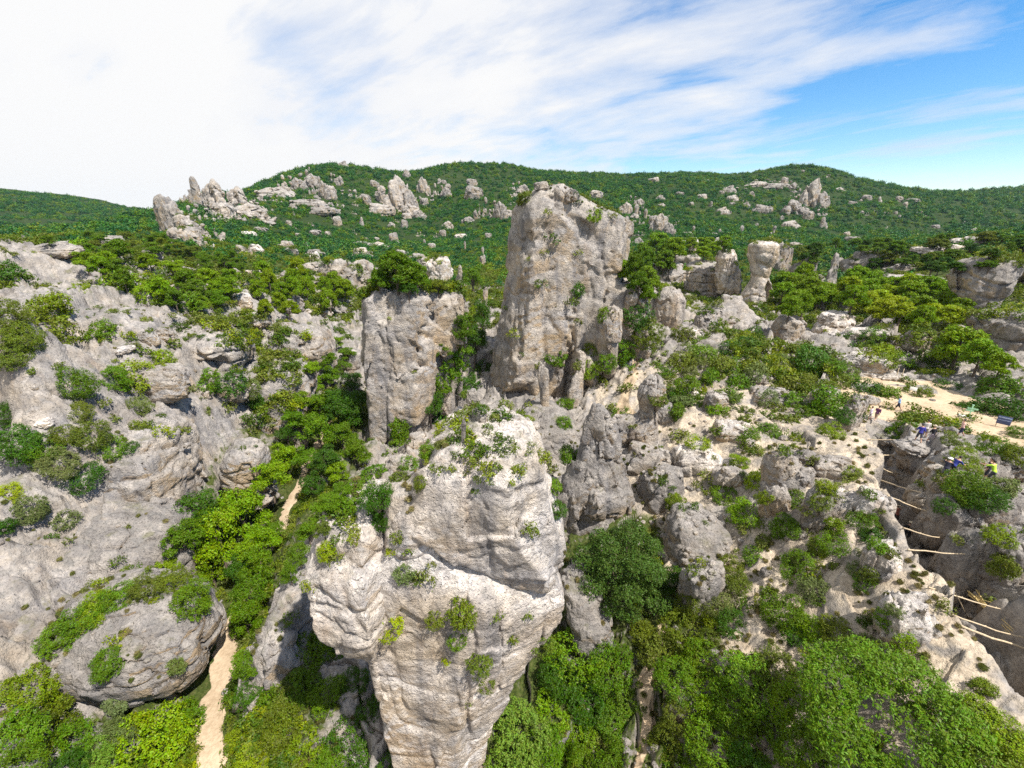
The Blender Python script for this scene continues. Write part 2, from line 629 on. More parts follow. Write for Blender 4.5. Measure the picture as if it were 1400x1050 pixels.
M_ROCK = make_rock_mat('limestone', 1.08, 0.52)
M_ROCK_PALE = make_rock_mat('pale_limestone', 1.8, 0.75)
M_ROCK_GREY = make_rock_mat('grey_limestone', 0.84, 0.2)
M_GROUND = make_ground_mat()
M_LEAF = make_leaf_mat('leaves', None, 0.4, 0.2)
M_NEEDLE = make_leaf_mat('needles', None, 0.4, 0.22)
M_BARK = make_plain_mat('bark', (0.11, 0.085, 0.065), 0.95, 0.45, 9, 0.6)
M_POLE = make_plain_mat('weathered_wood', (0.46, 0.37, 0.25), 0.8, 0.3, 8, 0.3)
M_STRAW = make_plain_mat('straw_wood', (0.58, 0.44, 0.19), 0.8, 0.3, 8, 0.3)

# ------------------------------------------------------------------ terrain
# hand-read control points: (pixel u, pixel v, height z) or ('y', u, v, y)
CTRL = [
    # valley path and floor
    (290, 1050, 11), (300, 960, 11), (320, 870, 11.2), (350, 790, 11.5), (390, 700, 12), (420, 640, 12.6), (450, 580, 13.5),
    (440, 520, 15), (460, 450, 18), (430, 400, 22),
    # beside the near pinnacle
    (430, 980, 12.2), (370, 900, 12.6), (440, 800, 13.2), (480, 740, 13.5), (520, 690, 13.5), (600, 600, 13), (620, 560, 14), (640, 490, 19), (560, 560, 13),
    (600, 1050, 11), (650, 850, 12), (700, 700, 13), (760, 640, 14),
    # gully on the other side
    (820, 900, 11.5), (900, 1000, 11), (760, 1050, 10.2), (850, 830, 13), (780, 760, 12.5), (830, 690, 15), (740, 620, 15.5), (700, 580, 15.5),
    (1050, 1000, 14), (1200, 1000, 17.6), (1330, 1000, 19.3), (1000, 900, 15), (1100, 800, 18), (1000, 760, 16), (1000, 700, 17.2), (900, 650, 17), (930, 720, 15.6),
    (1100, 600, 21), (1000, 560, 21), (1000, 620, 19.6), (900, 560, 20), (900, 480, 22.5), (1000, 480, 23), (1100, 500, 22), (860, 500, 21.5), (800, 520, 19),
    (1100, 690, 20), (1180, 780, 20.2), (1200, 880, 19),
    # crest beside the cleft, clearing
    (1190, 590, 21.2), (1200, 640, 21.5), (1230, 740, 21.3), (1270, 830, 21), (1330, 920, 20), (1385, 1000, 19.5),
    (1290, 640, 21), (1330, 700, 21), (1395, 800, 20.5), (1395, 680, 21), (1400, 900, 20),
    (1170, 560, 21), (1300, 560, 21), (1380, 600, 21), (1250, 530, 21), (1200, 530, 21.2), (1340, 590, 21), (1250, 580, 21),
    (1250, 490, 21.7), (1390, 520, 22),
    # left slope
    (250, 860, 12), (150, 980, 12.5), (60, 1000, 14), (20, 900, 16.5), (200, 780, 15), (100, 720, 18.5), (10, 760, 19.5), (0, 600, 23.5), (100, 500, 27), (210, 560, 23), (190, 640, 20),
    (300, 640, 15), (310, 690, 13), (250, 540, 22.5), (300, 470, 24.5), (400, 480, 20.5), (400, 560, 14.5), (350, 560, 17), (410, 520, 17), (350, 480, 22), (150, 430, 30), (300, 400, 27),
    (30, 340, 36), (150, 380, 31.5), (0, 450, 32),
    # middle distance, at a chosen distance
    ('y', 150, 345, 117), ('y', 300, 350, 130), ('y', 250, 330, 153), ('y', 300, 318, 210), ('y', 60, 338, 130),
    ('y', 600, 380, 150), ('y', 450, 370, 160), ('y', 500, 420, 105), ('y', 580, 430, 100), ('y', 640, 430, 100), ('y', 900, 350, 190), ('y', 900, 420, 95), ('y', 1000, 425, 100), ('y', 1100, 425, 95),
    ('y', 1200, 430, 85), ('y', 1300, 430, 75), ('y', 1390, 430, 72), ('y', 1200, 370, 150), ('y', 1300, 355, 130), ('y', 1400, 345, 120), ('y', 1330, 325, 190), ('y', 1400, 318, 170), ('y', 1100, 350, 190),
    ('y', 700, 360, 190), ('y', 800, 350, 200),
    # hill
    ('y', 550, 300, 430), ('y', 600, 350, 230), ('y', 400, 300, 330), ('y', 350, 330, 230), ('y', 500, 330, 280), ('y', 430, 265, 430),
    ('y', 900, 325, 300), ('y', 1000, 332, 270), ('y', 1200, 330, 300), ('y', 1400, 330, 420), ('y', 750, 320, 320), ('y', 900, 285, 460), ('y', 1100, 290, 480), ('y', 1250, 300, 470), ('y', 700, 275, 470),
    ('y', 225, 287, 360), ('y', 262, 268, 370), ('y', 300, 266, 390), ('y', 345, 268, 420), ('y', 390, 244, 470), ('y', 420, 233, 500), ('y', 480, 228, 560), ('y', 540, 238, 600),
    ('y', 580, 235, 620), ('y', 630, 225, 630), ('y', 700, 231, 640), ('y', 780, 241, 640), ('y', 880, 243, 640), ('y', 960, 243, 640), ('y', 1030, 241, 640), ('y', 1100, 232, 640),
    ('y', 1160, 243, 660), ('y', 1230, 260, 700), ('y', 1290, 265, 760), ('y', 1400, 268, 900),
    # far hill on the other side
    ('y', 0, 272, 950), ('y', 90, 271, 950), ('y', 150, 276, 950), ('y', 220, 292, 950), ('y', 100, 322, 500), ('y', 0, 325, 450), ('y', 200, 318, 480),
]
_cp = []
for c in CTRL:
    if c[0] == 'y':
        p = at_y(c[1], c[2], c[3])
    else:
        p = at_z(*c)
    _cp.append(p)
for th in (-70, -48, -30, -10, 10, 30, 48, 70):        # ground under the camera, beyond the crest
    a = RAD(th)
    _cp.append(np.array([4 * math.sin(a), 4 * math.cos(a), 10.5 + 2 * abs(th) / 70]))
    for r, z in ((1500, 50), (2600, 30)):
        _cp.append(np.array([r * math.sin(a), r * math.cos(a), z]))
for th in (-72, 72):
    a = RAD(th)
    for r, z in ((30, 22), (60, 30), (150, 32), (400, 40)):
        _cp.append(np.array([r * math.sin(a), r * math.cos(a), z]))
_cp = np.array(_cp)


def _ab(x, y):
    return np.arctan2(x, y) * 1.6, np.log(np.maximum(np.hypot(x, y), 1.0))


def _phi(d2):
    return np.where(d2 > 1e-12, 0.5 * d2 * np.log(d2 + 1e-12), 0)


_ca, _cb = _ab(_cp[:, 0], _cp[:, 1])
_n = len(_cp)
_A = np.zeros((_n + 3, _n + 3))
_A[:_n, :_n] = _phi((_ca[:, None] - _ca) ** 2 + (_cb[:, None] - _cb) ** 2) + np.eye(_n) * 0.0006
_A[:_n, _n:] = np.stack([np.ones(_n), _ca, _cb], 1)
_A[_n:, :_n] = _A[:_n, _n:].T
_W = np.linalg.solve(_A, np.concatenate([_cp[:, 2], np.zeros(3)]))


def tps(a, b):
    out = np.zeros(a.shape)
    fa, fb, fo = a.ravel(), b.ravel(), out.ravel()
    for i in range(0, len(fa), 40000):
        d2 = (fa[i:i + 40000, None] - _ca) ** 2 + (fb[i:i + 40000, None] - _cb) ** 2
        fo[i:i + 40000] = _phi(d2) @ _W[:_n] + _W[_n] + _W[_n + 1] * fa[i:i + 40000] + _W[_n + 2] * fb[i:i + 40000]
    return fo.reshape(a.shape)


def poly_dist(x, y, pts, val=None):
    """distance to a polyline in plan, and a value along it"""
    best = np.full(x.shape, 1e9)
    vv = np.zeros(x.shape)
    for i in range(len(pts) - 1):
        a, b = np.array(pts[i][:2]), np.array(pts[i + 1][:2])
        ab = b - a
        t = np.clip(((x - a[0]) * ab[0] + (y - a[1]) * ab[1]) / (ab @ ab), 0, 1)
        d = np.hypot(x - a[0] - t * ab[0], y - a[1] - t * ab[1])
        m = d < best
        best = np.where(m, d, best)
        if val is not None:
            vv = np.where(m, val[i] + (val[i + 1] - val[i]) * t, vv)
    return best, vv


PATH_A = [at_z(286, 1080, 11), at_z(289, 1010, 11), at_z(293, 960, 11), at_z(312, 890, 11.2), at_z(322, 850, 11.2), at_z(350, 780, 11.5), at_z(385, 715, 12), at_z(398, 685, 12), at_z(425, 630, 12.6), at_z(450, 570, 14)]
PATH_W = [0.95, 0.85, 0.8, 0.78, 0.7, 0.6, 0.65, 0.6, 0.5, 0.4]
PATH_B = [at_z(1165, 540, 21.2), at_z(1200, 556, 21), at_z(1258, 557, 21), at_z(1310, 567, 21), at_z(1350, 584, 21), at_z(1400, 596, 21), at_z(1480, 618, 21)]
PATH_BW = [2.0, 3.4, 6.6, 5.4, 4.0, 3.4, 3.2]
PATH_B2 = [at_z(1310, 545, 21), at_z(1270, 525, 21), at_z(1215, 522, 21), at_z(1160, 522, 21.3)]
PATH_C = [at_z(905, 870, 12.5), at_z(880, 930, 11.8), at_z(890, 980, 11.4), at_z(870, 1050, 11)]
PATH_D = [at_z(880, 465, 22.8), at_z(868, 500, 21.8), at_z(850, 560, 19), at_z(880, 600, 18.5)]
CLEFT = [(37.5, 40), (34.0, 34.0), (29.6, 27.5), (26.7, 21.5), (25.0, 17.0), (24.4, 12.5), (24.0, 7.0)]


def H_base(x, y):
    a, b = _ab(x, y)
    lim = RAD(74) * 1.6
    z = tps(np.clip(a, -lim, lim), b)
    over = np.clip((np.abs(a) - lim) / (math.pi * 1.6 - lim), 0, 1)
    if np.any(over > 0):
        zo = tps(-np.clip(a, -lim, lim), b)
        z = z * (1 - over * 0.5) + zo * over * 0.5
    z = np.clip(z, 8, 140)
    return z


def terrain_z(x, y, rough=True):
    z = H_base(x, y)
    r = np.hypot(x, y)
    p = np.stack([x, y, np.zeros_like(x)], -1).astype(np.float32)
    dA, wA = poly_dist(x, y, PATH_A, PATH_W)
    dA = np.maximum(0, dA + 0.35 * vnoise(p / 1.3 + 3) + 0.2 * vnoise(p / 0.45 + 13))
    pathA = 1 - smoothstep(0.8, 1.3, dA / wA)
    dB, wB = poly_dist(x, y, PATH_B, PATH_BW)
    dB = dB - wB + 2.2
    dB2, _ = poly_dist(x, y, PATH_B2)
    wob = 0.8 * vnoise(p / 3.0)
    pathB = np.maximum(1 - smoothstep(1.7, 2.9, dB + wob), 1 - smoothstep(0.8, 1.8, dB2 + wob))
    dC, _ = poly_dist(x, y, PATH_C)
    pathC = (1 - smoothstep(0.2, 0.6, dC + 0.3 * wob)) * 0.8
    dD, _ = poly_dist(x, y, PATH_D)
    pathC = np.maximum(pathC, (1 - smoothstep(0.4, 1.2, dD + 0.5 * wob)) * 0.75)
    path = np.maximum(np.maximum(pathA, pathB), pathC)
    calm = np.maximum(1 - smoothstep(1.0, 3.0, dA), 1 - smoothstep(2.2, 4.0, np.minimum(dB, dB2 + 1)))
    far = smoothstep(90, 260, r)
    if rough:
        amp = (1 - calm) * (1 - far * 0.8) + far * 0.6
        xc = np.interp(y, [q[1] for q in CLEFT[::-1]], [q[0] for q in CLEFT[::-1]])
        amp = amp * (1 - 0.62 * smoothstep(6, 13, x) * smoothstep(70, 50, r) * smoothstep(xc + 0.5, xc - 1.5, x))
        amp = amp * (1 - 0.05 * smoothstep(-14, -24, x) * smoothstep(70, 45, r))
        w = p + 2.0 * np.stack([vnoise(p / 9 + 3), vnoise(p / 9 + 13), 0 * x], -1).astype(np.float32)
        n1 = fbm(w / 11.0, 3, off=2.2)
        n2 = fbm(w / 3.6, 4, ridged=True, off=5.5)
        n3 = fbm(w / 1.1, 3, ridged=True, off=8.1)
        near = 1 - smoothstep(80, 200, r)
        lf = 1 + 0.2 * smoothstep(-10, -22, x)
        zr = z + amp * (1.3 * n1 + 0.85 * n2 * near * lf + 0.34 * n3 * near * lf)
        # rock ledges on the near slopes
        led = (0.35 + 0.45 * smoothstep(-8, -20, x)) * smoothstep(-0.1, 0.35, fbm(w / 14.0, 2, off=21)) * near * (1 - calm)
        st = 1.7
        q = zr / st + 0.6 * vnoise(w / 5.0 + 40)
        fq = q - np.floor(q)
        ter = (np.floor(q) + smoothstep(0.55, 0.98, fq) - 0.6 * vnoise(w / 5.0 + 40)) * st
        zr = zr * (1 - 0.65 * led) + ter * 0.65 * led
        if x.size > 1000:
            sel = (r < 200)
            ws = (w + 0.9 * np.stack([vnoise(p / 1.7 + 5), vnoise(p / 1.7 + 25), 0 * x], -1))[sel].astype(np.float32)
            ws = ws @ np.array([[.8, .6, 0], [-.6, .8, 0], [0, 0, 1]], np.float32) * np.array([1, .7, 1], np.float32)
            b1, e1 = worley(ws, 5.2, 3, True)
            b2, e2 = worley(ws, 1.9, 5, True)
            b3, e3 = worley(ws, 0.7, 7, True)
            k_ = (amp * near * lf)[sel]
            zr[sel] += k_ * (0.75 * b1 + 0.36 * b2 + 0.13 * b3 - 0.5 * smoothstep(.07, 0, e1) - 0.25 * smoothstep(.08, 0, e2))
        zr += far * (6 * fbm(p / 70, 3, off=1.1) * smoothstep(150, 400, r))
        z = zr
    z = z + path * 0.05
    # the narrow cleft on the far side of the slope
    dC_, _ = poly_dist(x, y, CLEFT)
    wid = 1.35 + 0.5 * vnoise(p / 2.0 + 7)
    cl = 1 - smoothstep(wid * 0.75, wid * 1.35, dC_)
    fade = smoothstep(40.5, 33, y)
    z = z - cl * fade * (3.5 + 1.0 * fbm(p / 1.6, 3, ridged=True, off=91))
    return z, path, cl * fade


def terrain_masks(x, y, path, cl):
    r = np.hypot(x, y)
    p = np.stack([x, y, np.zeros_like(x)], -1).astype(np.float32)
    far = smoothstep(85, 190, r)
    n = fbm(p / 13, 3, off=31)
    valley = np.zeros_like(x)
    dA, _ = poly_dist(x, y, PATH_A)
    valley = 1 - smoothstep(3, 10, dA)
    g = [at_z(760, 1050, 10.2), at_z(820, 900, 11.5), at_z(800, 780, 12.5)]
    dG, _ = poly_dist(x, y, g)
    valley = np.maximum(valley, 1 - smoothstep(4, 8, dG))
    green = np.clip(0.18 + 0.35 * n + 0.8 * valley + far * 0.75, 0, 1)
    s1 = [at_z(960, 760, 16), at_z(1080, 820, 17.5), at_z(1180, 900, 18)]
    dS, _ = poly_dist(x, y, s1)
    xc = np.interp(y, [q[1] for q in CLEFT[::-1]], [q[0] for q in CLEFT[::-1]])
    right = smoothstep(6, 12, x) * smoothstep(75, 50, r) * np.maximum(smoothstep(xc + 0.5, xc - 1.0, x), smoothstep(33, 38, y))
    scree = np.clip(0.02 + 0.5 * right + 0.55 * (1 - smoothstep(1.5, 5, dS)) - cl, 0, 1) * (1 - far)
    green = np.clip(green - 0.5 * (1 - smoothstep(1.5, 4, dS)) - cl, 0, 1)
    green = green + smoothstep(110, 220, r)
    return np.stack([path, green, scree], -1)


def build_terrain():
    dense = np.linspace(RAD(-67), RAD(67), 880)
    side = np.linspace(RAD(67), RAD(293), 90)[1:-1]
    th = np.concatenate([dense, side])
    nt = len(th)
    r = np.concatenate([np.geomspace(1.5, 11, 14)[:-1], np.geomspace(11, 70, 470)[:-1], np.geomspace(70, 260, 190)[:-1], np.geomspace(260, 1100, 190)[:-1], np.geomspace(1100, 2400, 26)])
    R, T = np.meshgrid(r, th, indexing='ij')
    X, Y = R * np.sin(T), R * np.cos(T)
    Z, path, cl = terrain_z(X, Y)
    Mk = terrain_masks(X, Y, path, cl)
    V = np.stack([X, Y, Z], -1).reshape(-1, 3)
    nr = len(r)
    i = np.arange(nr - 1)[:, None] * nt
    j = np.arange(nt)[None]
    j2 = (j + 1) % nt
    Q = np.stack([i + j, i + nt + j, i + nt + j2, i + j2], -1).reshape(-1, 4)[:, ::-1]
    cz = float(np.mean(Z[0]))
    V = np.concatenate([V, [[0, 0, cz]]])
    c = len(V) - 1
    k = np.arange(0, nt - 1, 2)
    fan = np.stack([k, (k + 1) % nt, (k + 2) % nt, np.full_like(k, c)], -1)[:, ::-1]
    Q = np.concatenate([Q, fan])
    mk = np.concatenate([Mk.reshape(-1, 3), [[0, 0.5, 0]]])
    me = raw_mesh('hillside_terrain', V, Q, True, {'masks': mk.astype(np.float32)})
    return link('hillside_terrain', me, M_GROUND)


TERRAIN = tag(build_terrain(), kind='structure')


def tz(x, y):
    return float(terrain_z(np.array([x]), np.array([y]))[0][0])


DG = None


def refresh():
    global DG
    bpy.context.view_layer.update()
    DG = bpy.context.evaluated_depsgraph_get()


def cast(u, v):
    d = Vector(ray(u, v)).normalized()
    hit, loc, nor, _, ob, _ = scene.ray_cast(DG, Vector((0, 0, CAM_Z)), d)
    return (loc, nor, ob) if hit else None


def drop(x, y, z0=200):
    hit, loc, nor, _, ob, _ = scene.ray_cast(DG, Vector((x, y, z0)), Vector((0, 0, -1)))
    return (loc, nor, ob) if hit else None




# ------------------------------------------------------------------ the great rocks
def xu(u, y, z):
    return (u - 700) / F_PX * (y * CP + (CAM_Z - z) * SP)


def zv(v, y):
    return at_y(700, v, y)[2]


def prow(z, uL, uR, yc, ry):
    a, b = xu(uL, yc, z), xu(uR, yc, z)
    return (z, (a + b) / 2, yc, (b - a) / 2, ry)


def vrow(v, uL, uR, yc, ry):
    return prow(zv(v, yc), uL, uR, yc, ry)


def bounds(rows, pad):
    R = np.array(rows)
    lo = [np.min(R[:, 1] - R[:, 3]) - pad, np.min(R[:, 2] - R[:, 4]) - pad, np.min(R[:, 0]) - pad]
    hi = [np.max(R[:, 1] + R[:, 3]) + pad, np.max(R[:, 2] + R[:, 4]) + pad, np.max(R[:, 0]) + pad]
    return lo, hi


# --- the pale pinnacle close to the camera: shaft, block that overhangs, capstone
pin = thing('rock_pinnacle', 'pale limestone pinnacle with a block-shaped cap and an overhang over dark shade', 'rock pinnacle', (-2.5, 17, 11))


def child_rock(name, sdf, mat, parent, fine=0.04):
    me = sdf.mesh(name, fine)
    o = link(name, me, mat, parent)
    o.location = -Vector(parent.location)
    return o


cap_rows = [prow(31.4, 622, 700, 17.8, 1.6), prow(30.9, 592, 728, 17.5, 2.35), prow(30.0, 576, 742, 17.3, 2.75), prow(28.4, 560, 750, 17.2, 2.85), prow(27.4, 560, 756, 17.2, 2.85), prow(26.3, 604, 764, 17.2, 2.75), prow(25.2, 656, 770, 17.2, 2.6), prow(24.1, 696, 764, 17.2, 2.0)]
lo, hi = bounds(cap_rows, 1.0)
lo[0] -= 0.8
s = SDF(lo, hi, 0.08)
s.prism(cap_rows, [(-1, -.3), (-.78, -.95), (.45, -1), (1, -.5), (1, .45), (.6, 1), (-.7, 1)], round_=0.4)
s.ell((-4.6, 16.3, 27.4), (1.25, 1.6, 1.7), (0, 0.1, 0.3), 0.15, 2.8)
s.ell((0.9, 14.4, 28.6), (0.35, 0.7, 1.5), (0.1, 0.3, 0.3), 0.2, 2.2, cut=True)
s.roughen(1.3, 0.42, flute=0.14, bed=0.10, seed=3.0, pits=0.2)
child_rock('capstone', s, M_ROCK_PALE, pin, 0.05)

sh_rows = [prow(27.2, 548, 606, 17.4, 1.9), prow(26.3, 532, 655, 17.2, 2.5), prow(25.2, 516, 705, 17.1, 2.9), prow(24.0, 506, 752, 17.0, 3.1), prow(22.8, 503, 768, 16.9, 3.2), prow(21.0, 503, 752, 16.8, 3.1), prow(18.5, 510, 718, 16.5, 2.9), prow(15.5, 526, 688, 16.2, 2.6), prow(13.0, 544, 672, 16.0, 2.5), prow(9.0, 560, 665, 16.0, 2.5)]
lo, hi = bounds(sh_rows, 1.0)
s = SDF(lo, hi, 0.085)
s.prism(sh_rows, [(-1, -.25), (-.8, -.92), (.3, -1), (1, -.45), (.85, 1), (-.8, 1)], round_=0.7)
s.ell((-1.3, 13.0, 19.4), (0.4, 1.0, 4.4), (0.0, 0.14, 0.0), 0.25, cut=True)
s.ell((0.2, 13.2, 19.6), (0.35, 1.0, 4.0), (0.0, 0.1, 0.0), 0.25, cut=True)
s.roughen(1.4, 0.26, flute=0.10, bed=0.05, seed=8.0, pits=0.2)
child_rock('shaft', s, M_ROCK_PALE, pin, 0.05)

bl_rows = [prow(28.0, 456, 518, 16.9, 1.6), prow(27.2, 440, 536, 16.5, 2.2), prow(25.8, 428, 544, 16.0, 2.5), prow(24.2, 430, 548, 15.6, 2.5), prow(23.0, 446, 546, 15.3, 2.3), prow(22.1, 468, 542, 15.1, 1.9), prow(21.3, 484, 530, 14.9, 1.1)]
lo, hi = bounds(bl_rows, 1.0)
s = SDF(lo, hi, 0.08)
s.prism(bl_rows, [(-1, -.1), (-.72, -.85), (.6, -1), (1, -.3), (.8, 1), (-.75, .9)], round_=0.35)
s.roughen(1.5, 0.22, flute=0.06, bed=0.08, seed=14.0, pits=0.2)
child_rock('overhanging_block', s, M_ROCK_PALE, pin, 0.05)


def single_rock(name, s, mat, label, cat, fine=0.05, loc=None, group=None):
    me = s.mesh(name, fine)
    c = np.array(loc if loc is not None else (s.lo + (s.n - 1) * s.h / 2), np.float32)
    me.transform(Matrix.Translation(-Vector(c)))
    o = link(name, me, mat, None, tuple(c))
    return tag(o, label, cat, group)


# --- the tallest tower
Y0 = 61
rows = [vrow(254, 738, 774, Y0 + .5, 1.8), vrow(266, 722, 794, Y0, 3.0), vrow(279, 707, 816, Y0, 4.2), vrow(298, 699, 858, Y0, 5.0), vrow(320, 698, 860, Y0, 5.2), vrow(370, 691, 858, Y0, 5.6), vrow(420, 685, 862, Y0 - .5, 6.0), vrow(460, 678, 864, Y0 - 1, 6.2),
        vrow(500, 671, 856, Y0 - 1, 6.2), vrow(540, 664, 800, Y0 - 1, 6.2), vrow(570, 668, 770, Y0 - 1, 6.0), vrow(610, 660, 780, Y0 - 1, 6.0)]
lo, hi = bounds(rows, 2.0)
s = SDF(lo, hi, 0.22)
s.prism(rows, [(-1, -.25), (-.62, -1), (.72, -.72), (1, .15), (.6, 1), (-.7, 1)], round_=0.5)
s.ell(at_y(745, 285, 58) + np.array([0, 0, -1]), (2.2, 2.4, 3.4), (0, 0.5, 0), 0.6)
s.ell(at_y(795, 308, 55.4), (6.0, 1.9, 0.9), (0, 0.78, 0), 0.25, 2.6, cut=True)
s.ell(at_y(838, 425, 53.5), (0.7, 2.4, 6), (0, -0.1, 0), 0.6, cut=True)
s.ell(at_y(706, 552, 53.8), (2.4, 2.0, 2.6), (0, 0.25, 0), 0.8, cut=True)
s.ell(at_y(860, 440, 58), (2.6, 3.0, 5.6), (0, -0.22, 0), 0.5, 2.6)
s.ell(at_y(828, 470, 54.5), (1.5, 2.0, 4.2), (0, -0.1, 0), 0.3, 2.6)
s.ell(at_y(800, 505, 54.5), (1.6, 1.6, 2.8), (0, -0.2, 0), 0.3, 2.6)
s.ell(at_y(785, 450, 53.6), (0.8, 2.0, 9), (0, 0.1, 0), 0.6, cut=True)
s.roughen(2.0, 0.34, flute=0.15, bed=0.05, seed=21.0, pits=0.35)
single_rock('rock_tower', s, M_ROCK, 'tallest grey limestone tower standing up against the green mountain', 'rock tower', 0.12)

# --- the shorter tower beside it, with a pine on top
Y1 = 54
rows = [vrow(393, 515, 585, Y1, 2.0), vrow(405, 500, 602, Y1, 3.4), vrow(440, 497, 606, Y1, 4.0), vrow(490, 500, 603, Y1 - .5, 4.2), vrow(540, 504, 598, Y1 - 1, 4.2), vrow(590, 509, 592, Y1 - 1, 4.0), vrow(640, 512, 590, Y1 - 1, 4.0)]
lo, hi = bounds(rows, 2.0)
hi[0] += 5
s = SDF(lo, hi, 0.2)
s.prism(rows, [(-1, -.3), (-.7, -1), (.55, -.9), (1, -.1), (.7, 1), (-.8, 1)], round_=0.6)
r2 = [vrow(390, 585, 625, Y1 + 2, 2.2), vrow(410, 575, 638, Y1 + 2, 3.2), vrow(450, 575, 640, Y1 + 2, 3.2), vrow(480, 585, 628, Y1 + 2, 2.8), vrow(560, 585, 615, Y1 + 2, 2.4)]
s.loft(r2, k=0.5, n=2.6, round_=1.0)
s.ell(at_y(583, 430, 49.6), (0.7, 2.0, 6), (0, 0.25, 0), 0.5, cut=True)
s.roughen(2.0, 0.42, flute=0.16, bed=0.05, seed=34.0, pits=0.35)
single_rock('rock_tower', s, M_ROCK, 'broad grey rock tower with a dark pine growing on its top', 'rock tower', 0.12)

# --- pointed grey fin
Y2 = 34.5
rows = [vrow(557, 812, 824, Y2, 0.5), vrow(575, 803, 836, Y2, 1.0), vrow(600, 795, 842, Y2, 1.5), vrow(630, 778, 850, Y2 - .3, 2.1), vrow(660, 766, 862, Y2 - .6, 2.5), vrow(700, 755, 875, Y2 - 1, 2.8), vrow(740, 760, 870, Y2 - 1, 2.8)]
lo, hi = bounds(rows, 1.3)
s = SDF(lo, hi, 0.13)
s.loft(rows, n=1.9, round_=0.4)
s.roughen(1.1, 0.8, flute=0.3, seed=41.0)
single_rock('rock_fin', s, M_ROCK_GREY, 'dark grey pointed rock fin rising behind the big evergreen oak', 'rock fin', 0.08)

# --- egg-shaped fluted rock on its stalk
p = at_y(888, 580, 39)
zt = zv(513, 39)
zb = zv(585, 39)
hh = zt - zb
cx = xu(890, 39, (zt + zb) / 2)
s = SDF((cx - 3, 36, zb - 2.5), (cx + 3, 42, zt + 1), 0.085)
s.ell((cx, 39, zb + hh * 0.66), (1.35, 1.3, hh * 0.36), None, 0.3, 2.0)
s.caps((cx - 0.1, 39, zb + hh * 0.4), (cx - 0.3, 39, zb - 2), 0.8, 1.7, 0.4)
s.ell((cx - 1.6, 38.6, zb), (1.4, 1.3, 1.5), None, 0.4)
s.roughen(0.7, 0.55, flute=0.28, bed=0.12, seed=51.0)
single_rock('balanced_rock', s, M_ROCK, 'fluted egg-shaped rock standing on a narrow stalk', 'rock pillar', 0.04)

# --- hoodoo with a hole
Y4 = 106
rows = [vrow(329, 1032, 1060, Y4, 2.4), vrow(335, 1025, 1063, Y4, 3.0), vrow(350, 1024, 1061, Y4, 3.0), vrow(364, 1028, 1053, Y4, 2.3), vrow(378, 1029, 1049, Y4, 1.9), vrow(388, 1025, 1052, Y4, 2.3), vrow(402, 1016, 1055, Y4, 2.9), vrow(422, 1012, 1058, Y4, 3.3), vrow(450, 1010, 1060, Y4, 3.6)]
lo, hi = bounds(rows, 2)
s = SDF(lo, hi, 0.24)
s.loft(rows, n=2.4, round_=1.2)
s.ell(at_y(1044, 400, Y4), (1.15, 9, 3.0), (0, -0.12, 0), 0.15, cut=True)
s.ell(at_y(1045, 363, Y4 - 3), (2.4, 1.2, 0.6), (0, 0.4, 0), 0.2, cut=True)
s.roughen(1.8, 0.22, bed=0.10, flute=0.03, seed=61.0)
single_rock('rock_pillar', s, M_ROCK_PALE, 'tall rounded rock pillar with a heavy head and a hole through its foot', 'rock pillar', 0.1)

# --- the round boulder by the footpath
c = at_y(182, 868, 20.2)
s = SDF(c - np.array([7.6, 6, 5]), c + np.array([7.6, 6, 4.4]), 0.11)
R_ = (0.35, -0.10, -0.12)
s.ell(c, (5.3, 3.7, 3.2), R_, 0.4, 2.5)
s.ell(c + np.array([-0.6, 0.7, 2.1]), (2.5, 1.5, 0.9), (0.35, -0.35, 0.15), 0.12, 3)
s.roughen(1.0, 0.5, flute=0.0, bed=0.16, seed=71.0)
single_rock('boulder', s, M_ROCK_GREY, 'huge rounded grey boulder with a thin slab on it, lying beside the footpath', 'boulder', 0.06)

# --- wedge boulder at the dark cleft
c = at_y(336, 640, 37)
s = SDF(c - np.array([4.5, 4, 5]), c + np.array([4.5, 4, 4.4]), 0.12)
s.ell(c, (1.9, 2.0, 3.0), (0.2, 0.25, 0.2), 0.3, 3.0)
s.ell(c + np.array([0.4, -0.5, -3.0]), (2.6, 2.2, 1.3), (0.1, -0.3, 0.2), 0.15, 2.6)
s.roughen(1.0, 0.6, bed=0.15, seed=81.0)
single_rock('boulder', s, M_ROCK, 'wedge-shaped pale boulder standing beside the dark cleft in the grey cliff', 'boulder', 0.06)

# --- prow of the grey cliff above the valley
c = at_y(184, 640, 33.5)
s = SDF(c - np.array([10, 8.5, 10]), c + np.array([8, 9.5, 6]), 0.17)
s.ell(c + np.array([0, 0, -1.6]), (4.5, 5.4, 5.6), (0.1, 0.12, 0.2), 0.6, 2.9)
s.ell(c + np.array([-4.0, -2.4, -3.2]), (5.0, 5.0, 4.6), (0.2, 0.15, 0.1), 0.6, 2.5)
s.ell(c + np.array([1.6, -3.0, -4.0]), (2.3, 2.3, 4.2), (0.1, 0.1, 0.0), 0.4, 2.4)
s.roughen(1.5, 0.75, flute=0.16, bed=0.15, seed=91.0, pits=0.5)
single_rock('rock_outcrop', s, M_ROCK, 'big cracked prow of grey cliff jutting out over the valley trees', 'rock outcrop', 0.1)

